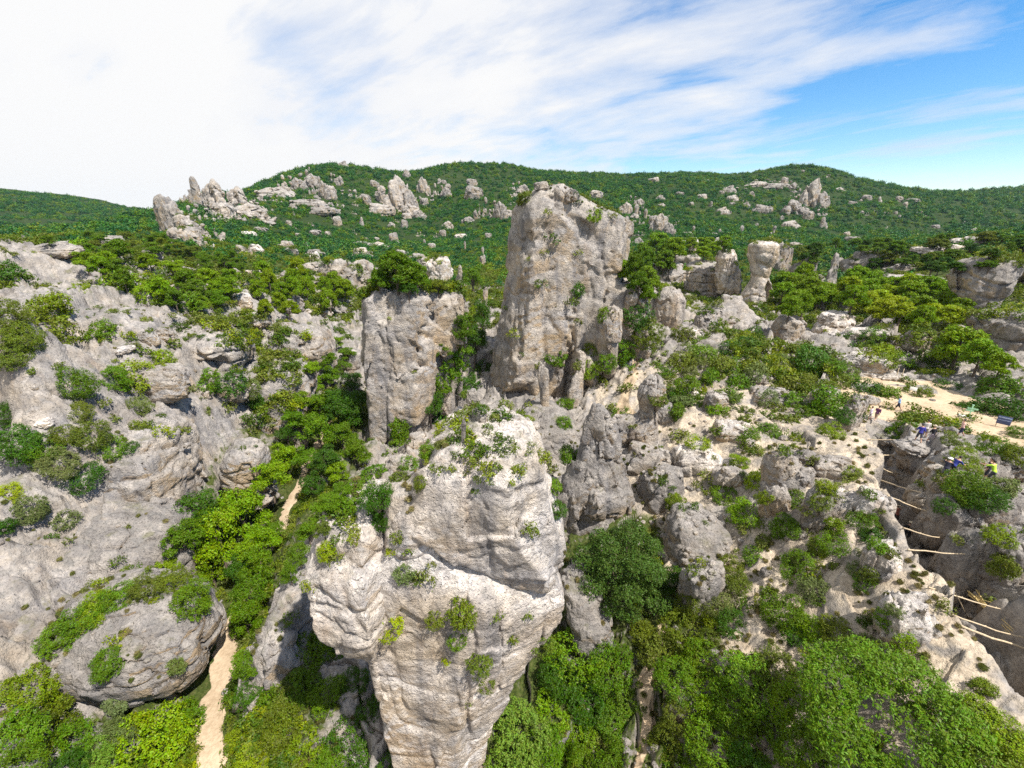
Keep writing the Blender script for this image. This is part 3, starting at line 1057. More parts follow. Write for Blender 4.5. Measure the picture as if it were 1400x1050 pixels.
c = at_y(125, 735, 27)
s = SDF(c - np.array([9, 7, 7]), c + np.array([10, 8, 5]), 0.16)
s.ell(c + np.array([0.8, 0, -1.8]), (6.2, 4.6, 3.8), (0.3, 0.12, 0.25), 0.6, 2.4)
s.ell(c + np.array([-4, -1.6, -2.2]), (4.0, 4.0, 3.2), (0.3, 0.1, 0.0), 0.5, 2.5)
s.roughen(1.4, 0.65, flute=0.06, bed=0.16, seed=101.0)
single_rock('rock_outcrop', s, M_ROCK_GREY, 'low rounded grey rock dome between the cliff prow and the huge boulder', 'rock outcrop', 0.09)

c = at_y(282, 478, 52)
s = SDF(c - np.array([8, 6, 5.4]), c + np.array([8, 7, 4]), 0.15)
s.ell(c + np.array([0, 0.6, 0]), (4.9, 4.0, 2.4), (0.35, 0.16, 0.1), 0.4, 3)
s.ell(c + np.array([1.8, -3.2, -1.6]), (2.6, 1.6, 0.9), (0.3, -0.3, 0.1), 0.3, 2.4, cut=True)
s.roughen(1.4, 0.5, bed=0.2, seed=111.0)
single_rock('rock_slab', s, M_ROCK, 'smooth tilted limestone slab with a shadowed hollow under its lip', 'rock slab', 0.08)

for (u, v, y, r, rot, sd_, lab) in (
        (372, 520, 56, (5.4, 4.6, 4.2), (0.25, 0.2, 0.2), 121, 'rounded pale cliff with a dark undercut above the valley trees'),
        (412, 478, 66, (4.8, 4.6, 4.6), (0.15, 0.1, 0.3), 131, 'square-shouldered grey cliff behind the one with the dark undercut')):
    c = at_y(u, v, y)
    s = SDF(c - np.array([9, 8, 9]), c + np.array([9, 8, 6]), 0.19)
    s.ell(c + np.array([0, 0, -1]), r, rot, 0.5, 3)
    s.ell(c + np.array([1.5, -4.0, -4.0]), (4, 2.2, 1.2), (0, 0.25, 0), 0.4, cut=True)
    s.ell(c + np.array([-0.5, 0.6, -6]), (r[0], r[1], 3.6), None, 0.4, 2.6)
    s.roughen(1.5, 0.7, flute=0.12, bed=0.15, seed=sd_)
    single_rock('rock_outcrop', s, M_ROCK, lab, 'rock outcrop', 0.1)

c = at_y(0, 925, 20)
s = SDF(c - np.array([5, 4, 5]), c + np.array([4, 4, 5]), 0.12)
s.ell(c, (2.2, 2.4, 3.4), (0.1, -0.1, 0.2), 0.3, 2.8)
s.roughen(1.0, 0.6, bed=0.12, seed=141)
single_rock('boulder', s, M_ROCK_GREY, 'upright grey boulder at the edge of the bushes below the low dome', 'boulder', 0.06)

# --- rock fin between the path and the near pinnacle
ridge = [(at_y(350, 960, 17.6), 1.2, 1.1), (at_y(372, 880, 19.5), 1.7, 1.7), (at_y(402, 810, 22.5), 1.9, 1.7), (at_y(432, 745, 26), 2.0, 1.6), (at_y(470, 700, 30), 2.2, 1.4)]
P_ = np.array([q[0] for q in ridge])
s = SDF(P_.min(0) - np.array([4, 3, 6]), P_.max(0) + np.array([4, 3, 2.5]), 0.14)
for i in range(len(ridge) - 1):
    s.caps(ridge[i][0] + np.array([0, 0, -0.6]), ridge[i + 1][0] + np.array([0, 0, -0.6]), ridge[i][2] * .75, ridge[i + 1][2] * .75, 0.5)
    s.caps(ridge[i][0] + np.array([0.5, 0, -3.2]), ridge[i + 1][0] + np.array([0.5, 0, -3.2]), ridge[i][1] * 1.1, ridge[i + 1][1] * 1.1, 0.8)
s.roughen(1.2, 0.9, flute=0.25, seed=151)
single_rock('rock_rib', s, M_ROCK, 'long narrow rib of grey rock between the footpath and the pale pinnacle', 'rock rib', 0.07)

# --- layered wall along the far side of the cleft
wl = [(36.4, 34.5, 20.6), (32.9, 28.6, 20.8), (30.0, 23.0, 20.6), (28.3, 18.0, 20.2), (27.4, 13.5, 19.8), (27.2, 9.5, 19.4)]
P_ = np.array(wl)
s = SDF(P_.min(0) - np.array([3.5, 2.5, 6]), P_.max(0) + np.array([7, 3, 2.6]), 0.17)
for i in range(len(wl) - 1):
    for k in range(3):
        t_ = (k + .5) / 3
        c = P_[i] * (1 - t_) + P_[i + 1] * t_ + rng.normal(size=3) * np.array([.35, .3, .3])
        s.ell(c + [0.9, 0, -0.6], (1.7, 1.6, 1.4), (0.1, 0.15, 0.4), 0.15, 3)
        s.ell(c + [3.4, 0.3, -0.1], (1.7, 1.6, 1.0), (0.2, -0.1, 0.2), 0.15, 3)
        s.ell(c + [0.9, 0, -2.8], (1.8, 1.7, 1.4), (0, -0.1, 0.3), 0.15, 3)
s.roughen(1.1, 0.9, flute=0.12, bed=0.3, seed=161.5)
single_rock('rock_wall', s, M_ROCK, 'broken layered rock wall along the far side of the narrow cleft', 'rock outcrop', 0.08)

# --- leaning cliff and dark cliffs beyond the clearing
for (rws, sd_, mat, lab, nn) in (
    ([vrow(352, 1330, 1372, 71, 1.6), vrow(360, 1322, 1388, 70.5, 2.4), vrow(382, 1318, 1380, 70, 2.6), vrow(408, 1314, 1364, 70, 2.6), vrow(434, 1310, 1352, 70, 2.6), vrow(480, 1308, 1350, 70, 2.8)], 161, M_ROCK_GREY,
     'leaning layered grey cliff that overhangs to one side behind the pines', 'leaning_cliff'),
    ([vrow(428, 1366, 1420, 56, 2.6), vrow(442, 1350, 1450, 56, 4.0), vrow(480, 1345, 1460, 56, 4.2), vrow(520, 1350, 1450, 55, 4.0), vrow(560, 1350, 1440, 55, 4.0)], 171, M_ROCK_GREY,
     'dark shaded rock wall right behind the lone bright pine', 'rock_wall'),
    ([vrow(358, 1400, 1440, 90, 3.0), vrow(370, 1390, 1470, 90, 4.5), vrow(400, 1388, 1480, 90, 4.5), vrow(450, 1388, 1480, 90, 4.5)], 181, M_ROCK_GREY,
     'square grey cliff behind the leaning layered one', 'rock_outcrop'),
    ([vrow(407, 985, 1012, 82, 2.2), vrow(420, 968, 1022, 81, 3.4), vrow(442, 955, 1046, 80, 5.0), vrow(470, 950, 1075, 79, 6.0), vrow(500, 945, 1090, 79, 6.0)], 191, M_ROCK,
     'low pyramid of cracked grey rock in front of the pillar with a hole', 'rock_outcrop'),
    ([vrow(357, 952, 980, 120, 2.4), vrow(363, 942, 984, 119, 3.6), vrow(372, 940, 990, 118, 4.0), vrow(392, 938, 990, 118, 4.0), vrow(420, 938, 990, 118, 4.0)], 201, M_ROCK,
     'banded pale rock wall just behind the pillar with a hole', 'rock_outcrop'),
    ([vrow(343, 984, 1000, 112, 1.8), vrow(352, 980, 1006, 112, 2.6), vrow(372, 981, 1009, 112, 2.8), vrow(400, 980, 1012, 112, 3.0)], 211, M_ROCK_PALE,
     'rounded thumb of pale rock next to the pillar with a hole', 'rock_pillar'),
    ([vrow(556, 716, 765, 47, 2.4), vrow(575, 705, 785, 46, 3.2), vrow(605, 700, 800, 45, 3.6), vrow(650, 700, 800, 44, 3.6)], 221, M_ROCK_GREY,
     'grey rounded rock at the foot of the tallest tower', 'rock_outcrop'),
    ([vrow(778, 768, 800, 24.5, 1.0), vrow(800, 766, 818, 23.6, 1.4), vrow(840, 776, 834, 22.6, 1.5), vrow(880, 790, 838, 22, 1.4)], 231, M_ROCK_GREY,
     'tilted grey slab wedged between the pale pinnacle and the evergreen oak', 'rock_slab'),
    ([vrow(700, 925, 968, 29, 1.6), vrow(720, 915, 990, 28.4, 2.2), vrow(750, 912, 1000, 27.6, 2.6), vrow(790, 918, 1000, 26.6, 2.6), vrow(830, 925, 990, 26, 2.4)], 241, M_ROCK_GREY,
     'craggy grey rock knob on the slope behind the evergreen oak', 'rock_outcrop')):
    lo, hi = bounds(rws, 2.0)
    size = max(np.array(hi) - np.array(lo))
    h_ = max(0.11, size / 110)
    s = SDF(lo, hi, h_)
    s.loft(rws, n=2.6, round_=0.25 * rws[1][3])
    sc_ = np.clip(size / 12, 0.8, 1.9)
    s.roughen(sc_, 0.75, flute=0.2 if nn != 'leaning_cliff' else 0.05, bed=0.42 if sd_ in (161, 171, 181, 201) else 0.12, seed=sd_)
    o = single_rock(nn, s, mat, lab, 'cliff' if 'cliff' in lab else 'rock outcrop', 0.5 * h_)
    if sd_ in (161, 171):
        o.rotation_euler.z = RAD(-42)

# ------------------------------------------------------------------ repeated rocks: unit-size stones, then copies
PROTO = {}


def proto_rock(key, build, **kw):
    s = SDF((-1.5, -1.5, -1.4), (1.5, 1.5, 1.5), 0.055)
    build(s)
    s.roughen(**kw)
    PROTO[key] = s.mesh('rock_' + key, 0.03)


proto_rock('dome', lambda s: (s.ell((0, 0, -.3), (.95, .85, 1.0), None, .2, 2.6), s.ell((.4, -.3, -.5), (.6, .6, .8), None, .15, 2.4)), scale=0.34, amp=0.9, flute=0.12, bed=0.12, seed=1)
proto_rock('bluff', lambda s: (s.ell((-.2, 0, -.3), (.75, .7, 1.1), None, .1, 3.2), s.ell((.5, .1, -.5), (.55, .6, .85), (0, .1, .3), .1, 3)), scale=0.36, amp=0.9, flute=0.2, bed=0.1, seed=2)
proto_rock('column', lambda s: (s.ell((0, 0, 0), (.62, .6, 1.25), (0, .06, 0), .1, 2.8), s.ell((.1, 0, .7), (.75, .7, .42), None, .15, 2.4)), scale=0.34, amp=0.7, bed=0.2, seed=3)
proto_rock('spire', lambda s: (s.caps((0, 0, -1.2), (.1, 0, 1.0), .8, .28, .1), s.ell((-.35, .1, -.5), (.4, .4, .8), None, .12)), scale=0.36, amp=0.8, flute=0.25, seed=4)
proto_rock('crag', lambda s: [s.ell((a, b, c), (.38, .4, .9), (0.1, .1 * a, 0), .06, 2.6) for a, b, c in ((-.75, .1, -.5), (-.3, -.15, -.05), (.2, .1, .15), (.65, -.1, -.35), (.3, -.5, -.7))], scale=0.34, amp=0.7, flute=0.2, bed=.08, seed=5)
proto_rock('band', lambda s: [s.caps((a, .15 * math.sin(a * 9), -1.2), (a + .08 * math.sin(7 * a), .1, z), r, r * .55, .05) for a, z, r in ((-1.1, -.35, .24), (-.8, .15, .2), (-.5, -.1, .24), (-.22, .5, .22), (.08, .25, .2), (.35, .7, .2), (.62, .05, .24), (.92, .3, .18), (1.15, -.3, .2))], scale=0.3, amp=0.8, flute=0.2, bed=.1, seed=9)
proto_rock('slab', lambda s: (s.ell((0, 0, 0), (1.1, .95, .5), (.1, .15, 0), .1, 3), s.ell((-.2, .1, .35), (.8, .7, .3), (0, -.1, .2), .06, 3)), scale=0.3, amp=0.7, bed=0.2, seed=6)
proto_rock('block', lambda s: s.ell((0, 0, -.1), (.95, .9, .9), (.15, .1, .4), .1, 3.2), scale=0.32, amp=0.9, bed=0.1, flute=0.1, seed=7)
proto_rock('ledge', lambda s: (s.ell((0, 0, -.6), (1.25, .9, .45), None, .08, 3.2), s.ell((.1, .15, -.1), (1.0, .75, .35), None, .08, 3), s.ell((-.1, .3, .3), (.7, .6, .3), None, .08, 3)), scale=0.3, amp=0.7, bed=0.12, seed=8)

ROCKS = []          # (object, u, v, kind word) gathered for naming below
MESH_MAT = {}


def proto_mesh(key, mat):
    k = (key, mat.name)
    if k not in MESH_MAT:
        me = PROTO[key].copy()
        me.materials.clear()
        me.materials.append(mat)
        MESH_MAT[k] = me
    return MESH_MAT[k]


def place_rock(key, u, v, w, h, mat=None, depth=0.8, label=None, name='rock', group=None, tilt=0.12, hit=None):
    hit = hit or cast(u, v)
    if not hit:
        return None
    p = hit[0]
    _, _, d = to_px(p)
    W, Hh = w * d / F_PX, h * d / F_PX / max(0.45, math.cos(math.atan2(CAM_Z - p.z, math.hypot(p.x, p.y))))
    mat = mat or random.choice((M_ROCK, M_ROCK, M_ROCK_GREY, M_ROCK_PALE))
    zlo = {'slab': -.35, 'ledge': -.75}.get(key, -.85)
    zhi = {'slab': .62, 'ledge': .55, 'dome': .7, 'bluff': .75, 'block': .75, 'crag': 1.0}.get(key, 1.1)
    sz = Hh / (zhi - zlo)
    o = link(name, proto_mesh(key, mat), None, None, (p.x, p.y + W * 0.25 * depth, p.z - zlo * sz - (0.34 if key in ('slab', 'ledge') else 0.16) * Hh),
             (random.uniform(-tilt, tilt), random.uniform(-tilt, tilt), random.uniform(-0.7, 0.7) + random.choice((0, math.pi))), (W / 2, W / 2 * depth, sz))
    tag(o, label, 'rock', group)
    ROCKS.append((o, u, v - h / 2, name, w))
    return o


refresh()
for (key, u, v, w, h, mat, name) in [
    # beyond the slope, around the pillar with the hole
    ('bluff', 1068, 372, 34, 40, M_ROCK_GREY, 'rock'), ('column', 1108, 376, 28, 30, M_ROCK_GREY, 'rock'), ('dome', 1093, 378, 22, 20, M_ROCK_GREY, 'rock'), ('spire', 1138, 392, 26, 46, M_ROCK_GREY, 'rock'),
    ('ledge', 915, 388, 62, 36, M_ROCK, 'rock'), ('column', 946, 352, 15, 28, M_ROCK_PALE, 'rock'), ('ledge', 935, 368, 50, 30, M_ROCK, 'rock'), ('dome', 912, 440, 46, 50, M_ROCK, 'rock'), ('ledge', 900, 405, 50, 18, M_ROCK, 'rock'),
    ('block', 1080, 462, 42, 30, M_ROCK, 'rock'), ('ledge', 1195, 372, 64, 36, M_ROCK_GREY, 'rock'), ('block', 1116, 422, 34, 26, M_ROCK_GREY, 'rock'), ('ledge', 1155, 448, 60, 26, M_ROCK_PALE, 'rock'), ('ledge', 1185, 468, 56, 24, M_ROCK_PALE, 'rock'),
    ('ledge', 1262, 398, 90, 24, M_ROCK, 'rock'), ('dome', 1285, 472, 46, 24, M_ROCK_GREY, 'rock'), ('block', 1258, 476, 40, 24, M_ROCK, 'rock'), ('ledge', 1190, 506, 60, 26, M_ROCK_PALE, 'rock'), ('slab', 1222, 492, 46, 14, M_ROCK, 'rock'),
    ('slab', 1215, 518, 40, 10, M_ROCK_PALE, 'rock'), ('slab', 1290, 522, 34, 12, M_ROCK_GREY, 'rock'), ('block', 1368, 532, 30, 16, M_ROCK, 'rock'), ('dome', 965, 452, 34, 30, M_ROCK, 'rock'), ('block', 948, 468, 24, 18, M_ROCK_PALE, 'rock'), ('slab', 1065, 488, 50, 16, M_ROCK, 'rock'),
    ('slab', 1120, 388, 40, 14, M_ROCK_GREY, 'rock'), ('ledge', 1145, 420, 40, 14, M_ROCK_GREY, 'rock'), ('slab', 1020, 500, 44, 14, M_ROCK, 'rock'), ('slab', 880, 455, 26, 22, M_ROCK, 'rock'),
    ('ledge', 1240, 372, 40, 14, M_ROCK, 'rock'), ('slab', 1290, 345, 50, 10, M_ROCK_PALE, 'rock'), ('slab', 1340, 330, 44, 8, M_ROCK_PALE, 'rock'),
    # foot of the towers
    ('column', 744, 556, 20, 62, M_ROCK, 'rock'), ('spire', 790, 545, 34, 62, M_ROCK, 'rock'), ('block', 766, 540, 16, 40, M_ROCK, 'rock'), ('spire', 806, 590, 20, 40, M_ROCK, 'rock'), ('spire', 630, 552, 12, 50, M_ROCK, 'rock'), ('dome', 610, 556, 22, 32, M_ROCK, 'rock'),
    ('column', 634, 606, 9, 36, M_ROCK, 'rock'), ('spire', 628, 450, 24, 48, M_ROCK, 'rock'), ('block', 600, 384, 36, 32, M_ROCK_PALE, 'rock'), ('spire', 628, 392, 18, 30, M_ROCK, 'rock'), ('bluff', 590, 374, 46, 22, M_ROCK, 'rock'), ('column', 664, 424, 9, 34, M_ROCK, 'rock'),
    ('block', 645, 556, 18, 24, M_ROCK, 'rock'), ('column', 860, 436, 24, 40, M_ROCK, 'rock'), ('bluff', 838, 452, 26, 34, M_ROCK, 'rock'), ('dome', 655, 575, 24, 18, M_ROCK, 'rock'), ('slab', 570, 610, 30, 24, M_ROCK, 'rock'), ('slab', 545, 640, 40, 20, M_ROCK, 'rock'),
    # the slope in front of the cleft
    ('dome', 1100, 641, 34, 26, M_ROCK_GREY, 'rock'), ('bluff', 1076, 672, 60, 50, M_ROCK, 'rock'), ('block', 1118, 716, 44, 44, M_ROCK_GREY, 'rock'), ('dome', 1060, 704, 34, 40, M_ROCK, 'rock'), ('slab', 1145, 700, 44, 34, M_ROCK, 'rock'),
    ('slab', 880, 640, 70, 40, M_ROCK, 'rock'), ('slab', 830, 690, 70, 40, M_ROCK_GREY, 'rock'), ('block', 905, 690, 60, 44, M_ROCK_GREY, 'rock'), ('slab', 960, 640, 60, 34, M_ROCK_PALE, 'rock'), ('slab', 1010, 600, 50, 24, M_ROCK_PALE, 'rock'), ('bluff', 1165, 585, 40, 44, M_ROCK, 'rock'),
    ('block', 1130, 560, 40, 30, M_ROCK, 'rock'), ('slab', 1060, 550, 50, 22, M_ROCK, 'rock'), ('block', 980, 560, 30, 24, M_ROCK, 'rock'), ('slab', 1190, 700, 50, 40, M_ROCK_PALE, 'rock'), ('slab', 1150, 650, 50, 26, M_ROCK, 'rock'), ('block', 960, 830, 60, 50, M_ROCK_GREY, 'rock'),
    ('block', 905, 575, 30, 24, M_ROCK, 'rock'), ('slab', 1215, 780, 50, 40, M_ROCK_PALE, 'rock'), ('slab', 1250, 870, 60, 60, M_ROCK_PALE, 'rock'), ('block', 850, 600, 40, 30, M_ROCK, 'rock'), ('slab', 1000, 660, 40, 26, M_ROCK, 'rock'), ('block', 940, 540, 24, 18, M_ROCK, 'rock'),
    ('slab', 1040, 520, 40, 16, M_ROCK, 'rock'), ('slab', 940, 980, 50, 30, M_ROCK_GREY, 'rock'),
    # beyond the cleft
    ('ledge', 1300, 650, 60, 40, M_ROCK, 'rock'), ('ledge', 1320, 690, 80, 50, M_ROCK, 'rock'), ('block', 1345, 730, 80, 60, M_ROCK_GREY, 'rock'), ('block', 1300, 745, 60, 60, M_ROCK_GREY, 'rock'), ('bluff', 1332, 795, 70, 70, M_ROCK_GREY, 'rock'), ('ledge', 1350, 765, 60, 40, M_ROCK_GREY, 'rock'), ('bluff', 1308, 770, 44, 44, M_ROCK, 'rock'), ('block', 1282, 700, 40, 50, M_ROCK, 'rock'), ('block', 1385, 790, 70, 60, M_ROCK_GREY, 'rock'), ('ledge', 1382, 690, 60, 30, M_ROCK_GREY, 'rock'), ('slab', 1262, 616, 50, 12, M_ROCK, 'rock'), ('slab', 1222, 604, 36, 12, M_ROCK_GREY, 'rock'),
    ('ledge', 1395, 640, 60, 24, M_ROCK_GREY, 'rock'), ('ledge', 1390, 740, 60, 40, M_ROCK_GREY, 'rock'), ('slab', 1190, 552, 24, 14, M_ROCK, 'rock'), ('dome', 1290, 700, 40, 40, M_ROCK, 'rock'),
    # slope across the valley
    ('block', 215, 540, 70, 40, M_ROCK, 'rock'), 
    ('block', 310, 545, 50, 34, M_ROCK, 'rock'), ('slab', 60, 345, 60, 16, M_ROCK, 'rock'), ('block', 150, 336, 34, 14, M_ROCK, 'rock'), ('block', 205, 354, 26, 12, M_ROCK, 'rock'), 
    ('bluff', 380, 590, 60, 40, M_ROCK_GREY, 'rock'), ('bluff', 405, 610, 26, 24, M_ROCK, 'rock'), ('crag', 420, 400, 60, 24, M_ROCK, 'rock'), ('bluff', 470, 395, 70, 40, M_ROCK, 'rock'), ('bluff', 500, 385, 40, 30, M_ROCK, 'rock'), ('crag', 455, 425, 50, 20, M_ROCK, 'rock'), ('block', 395, 425, 34, 20, M_ROCK, 'rock'),
    ('slab', 345, 440, 40, 18, M_ROCK, 'rock'), ('block', 330, 420, 26, 20, M_ROCK_PALE, 'rock'), ('crag', 400, 385, 50, 18, M_ROCK, 'rock'), ('bluff', 440, 378, 60, 20, M_ROCK, 'rock'), ('slab', 480, 500, 40, 30, M_ROCK, 'rock'), ('slab', 475, 540, 40, 26, M_ROCK, 'rock'), ('block', 330, 395, 20, 14, M_ROCK_PALE, 'rock'),
    ('slab', 250, 395, 40, 12, M_ROCK, 'rock'), ('slab', 300, 375, 40, 12, M_ROCK, 'rock'),
]:
    place_rock(key, u, v, w, h, mat, name='rock', group='boulders on the slopes')

HILL_ROCKS = [('band', 226, 306, 30, 26), ('band', 246, 300, 36, 24), ('band', 276, 294, 40, 20), ('band', 262, 274, 26, 22), ('band', 310, 290, 40, 18), ('band', 340, 284, 36, 16), ('band', 362, 276, 36, 14), ('band', 384, 264, 34, 18), ('band', 404, 262, 36, 20), ('crag', 424, 256, 26, 18), ('band', 440, 280, 40, 16), ('band', 470, 268, 34, 14), ('band', 536, 292, 44, 20), ('crag', 560, 296, 30, 16), ('band', 596, 276, 36, 16), ('band', 676, 298, 34, 18), ('band', 712, 268, 30, 12), ('band', 862, 306, 30, 18), ('band', 1096, 280, 40, 20), ('band', 1080, 264, 40, 12), ('band', 1116, 296, 30, 14), ('band', 1016, 262, 36, 9), ('band', 1046, 250, 40, 8),
    ('bluff', 234, 318, 38, 46), ('spire', 268, 282, 24, 36), ('crag', 292, 282, 36, 32), ('crag', 322, 280, 32, 22), ('bluff', 255, 322, 40, 26), ('crag', 335, 296, 40, 16), ('dome', 302, 296, 30, 18), ('block', 250, 334, 36, 22), ('slab', 350, 300, 24, 10),
    ('crag', 392, 258, 36, 26), ('crag', 412, 254, 36, 28), ('slab', 376, 268, 50, 18), ('crag', 432, 268, 26, 34), ('dome', 450, 270, 20, 18), ('slab', 420, 282, 50, 14), ('slab', 440, 292, 40, 12), ('slab', 362, 272, 26, 10), ('crag', 455, 250, 22, 18),
    ('crag', 545, 288, 36, 44), ('slab', 516, 291, 40, 18), ('column', 522, 278, 16, 26), ('bluff', 560, 290, 18, 28), ('block', 502, 280, 12, 14), ('crag', 578, 264, 18, 22), ('crag', 600, 268, 24, 22), ('column', 612, 266, 12, 16), ('block', 580, 282, 12, 12),
    ('block', 648, 272, 26, 18), ('crag', 670, 296, 34, 34), ('block', 694, 298, 18, 12), ('crag', 706, 260, 24, 16), ('block', 645, 254, 16, 10), ('crag', 770, 268, 30, 20), ('block', 740, 258, 22, 10), ('block', 816, 270, 22, 10), ('bluff', 855, 292, 16, 16), ('column', 870, 294, 9, 16), ('column', 882, 302, 7, 18), ('crag', 866, 278, 22, 14), ('bluff', 904, 318, 26, 24), ('bluff', 858, 316, 18, 20), ('block', 893, 308, 12, 14),
    ('slab', 998, 264, 18, 14), ('slab', 1004, 274, 18, 10), ('slab', 1060, 258, 34, 10), ('crag', 1078, 256, 22, 14), ('crag', 1112, 282, 30, 34), ('crag', 1086, 292, 36, 18), ('bluff', 1100, 270, 22, 16), ('slab', 1084, 312, 24, 14), ('spire', 1126, 312, 16, 16), ('block', 1106, 300, 14, 12), ('slab', 1150, 262, 16, 8), ('block', 1186, 274, 14, 8), ('slab', 1252, 276, 22, 7), ('block', 1230, 276, 10, 8),
    ('slab', 990, 292, 16, 12), ('slab', 1042, 290, 26, 14), ('slab', 1035, 254, 30, 8), ('column', 1014, 320, 7, 13), ('column', 984, 322, 6, 10), ('column', 948, 318, 6, 10), ('column', 1058, 318, 6, 10), ('block', 960, 272, 14, 7), ('block', 930, 268, 12, 6), ('block', 945, 282, 10, 6), ('slab', 965, 248, 18, 4), ('slab', 890, 246, 16, 3), ('slab', 1165, 280, 12, 7), ('slab', 1335, 318, 12, 8), ('block', 1280, 312, 10, 5),
    ('column', 636, 344, 4, 16), ('column', 660, 350, 5, 14), ('block', 660, 362, 9, 14), ('block', 553, 312, 10, 12), ('crag', 612, 312, 16, 10), ('crag', 640, 304, 18, 8), ('block', 590, 340, 12, 8), ('slab', 500, 338, 20, 10), ('block', 430, 322, 18, 8), ('block', 355, 318, 20, 8), ('slab', 500, 352, 18, 8), ('slab', 560, 340, 14, 6)]
for (key, u, v, w, h) in HILL_ROCKS:
    if v < 336 and u < 350 and w > 23:
        place_rock('band', u + 6, v + 2, w * 1.25, h * .95, M_ROCK, name='rock_outcrop', group='outcrops on the mountain', tilt=0.06)
        w, h = w * 1.15, h * 1.15
    elif key in ('crag', 'bluff') and w > 20:
        w, h = w * 1.15, h * 1.1
        place_rock('crag', u + w * .35, v + 3, w * .6, h * .6, M_ROCK_GREY, name='rock_outcrop', group='outcrops on the mountain', tilt=0.06)
        key = random.choice(('band', 'band', 'crag'))
    place_rock(key, u, v, w * 0.95, h * 0.95, M_ROCK if random.random() < .45 else M_ROCK_GREY, name='rock_outcrop', group='outcrops on the mountain', tilt=0.1)
# smaller outcrops strung along the same bands
for _ in range(46):
    u, v = random.choice(((random.uniform(230, 640), random.uniform(322, 352)), (random.uniform(860, 1400), random.uniform(322, 345)), (random.uniform(280, 620), random.uniform(335, 365))))
    hit = cast(u, v)
    if hit and hit[2] == TERRAIN:
        w = random.uniform(7, 22)
        place_rock(random.choice(('ledge', 'block', 'crag', 'dome', 'band', 'slab')), u, v, w, w * random.uniform(.35, .8), name='rock', group='boulders on the slopes', hit=hit)
k = 0
while k < 150:
    u = random.gauss(0, 1)
    band = random.choice([(470, 40, 268, 14), (560, 60, 275, 16), (690, 40, 275, 14), (880, 30, 292, 14), (1100, 60, 275, 18), (330, 50, 290, 14), (1010, 60, 285, 20), (560, 90, 320, 16), (1180, 60, 285, 14), (420, 60, 300, 16)])
    u, v = random.gauss(band[0], band[1]), random.gauss(band[2], band[3])
    hit = cast(u, v)
    if not hit or hit[2] != TERRAIN or hit[0].y < 120:
        continue
    w = random.uniform(4, 13)
    place_rock(random.choice(('block', 'crag', 'spire', 'band', 'slab', 'band')), u, v, w, w * random.uniform(0.5, 1.1), M_ROCK if random.random() < .45 else M_ROCK_GREY, name='rock_outcrop', group='outcrops on the mountain', hit=hit)
    k += 1
# small loose rocks on the near slopes
k = 0
for (poly_u, poly_v, n, wl, wh) in (((950, 1260), (560, 900), 30, 5, 16), ((40, 330), (440, 760), 25, 10, 30), ((300, 480), (370, 470), 40, 6, 18), ((860, 1180), (470, 560), 18, 5, 12), ((1280, 1400), (640, 820), 14, 12, 30)):
    for _ in range(n):
        u, v = random.uniform(*poly_u), random.uniform(*poly_v)
        hit = cast(u, v)
        if not hit or hit[2] != TERRAIN or hit[1].z < 0.5:
            continue
        w = random.uniform(wl, wh)
        place_rock(random.choice(('block', 'slab', 'slab', 'dome', 'ledge')), u, v, w, w * random.uniform(0.4, 0.8), name='rock', group='boulders on the slopes', hit=hit, tilt=0.3)
refresh()

# ------------------------------------------------------------------ people
def cloth_mat(name, col):
    return make_plain_mat(name, col, 0.85, 0.15, 30, 0.1)


M_SKIN = make_plain_mat('skin', (0.46, 0.27, 0.18), 0.6, 0.1, 12, 0.05)
M_HAIR = make_plain_mat('dark_hair', (0.025, 0.018, 0.013), 0.6, 0.3, 30, 0.3)
M_EYE = make_plain_mat('eye', (0.03, 0.025, 0.02), 0.2, 0.1, 30, 0.0)


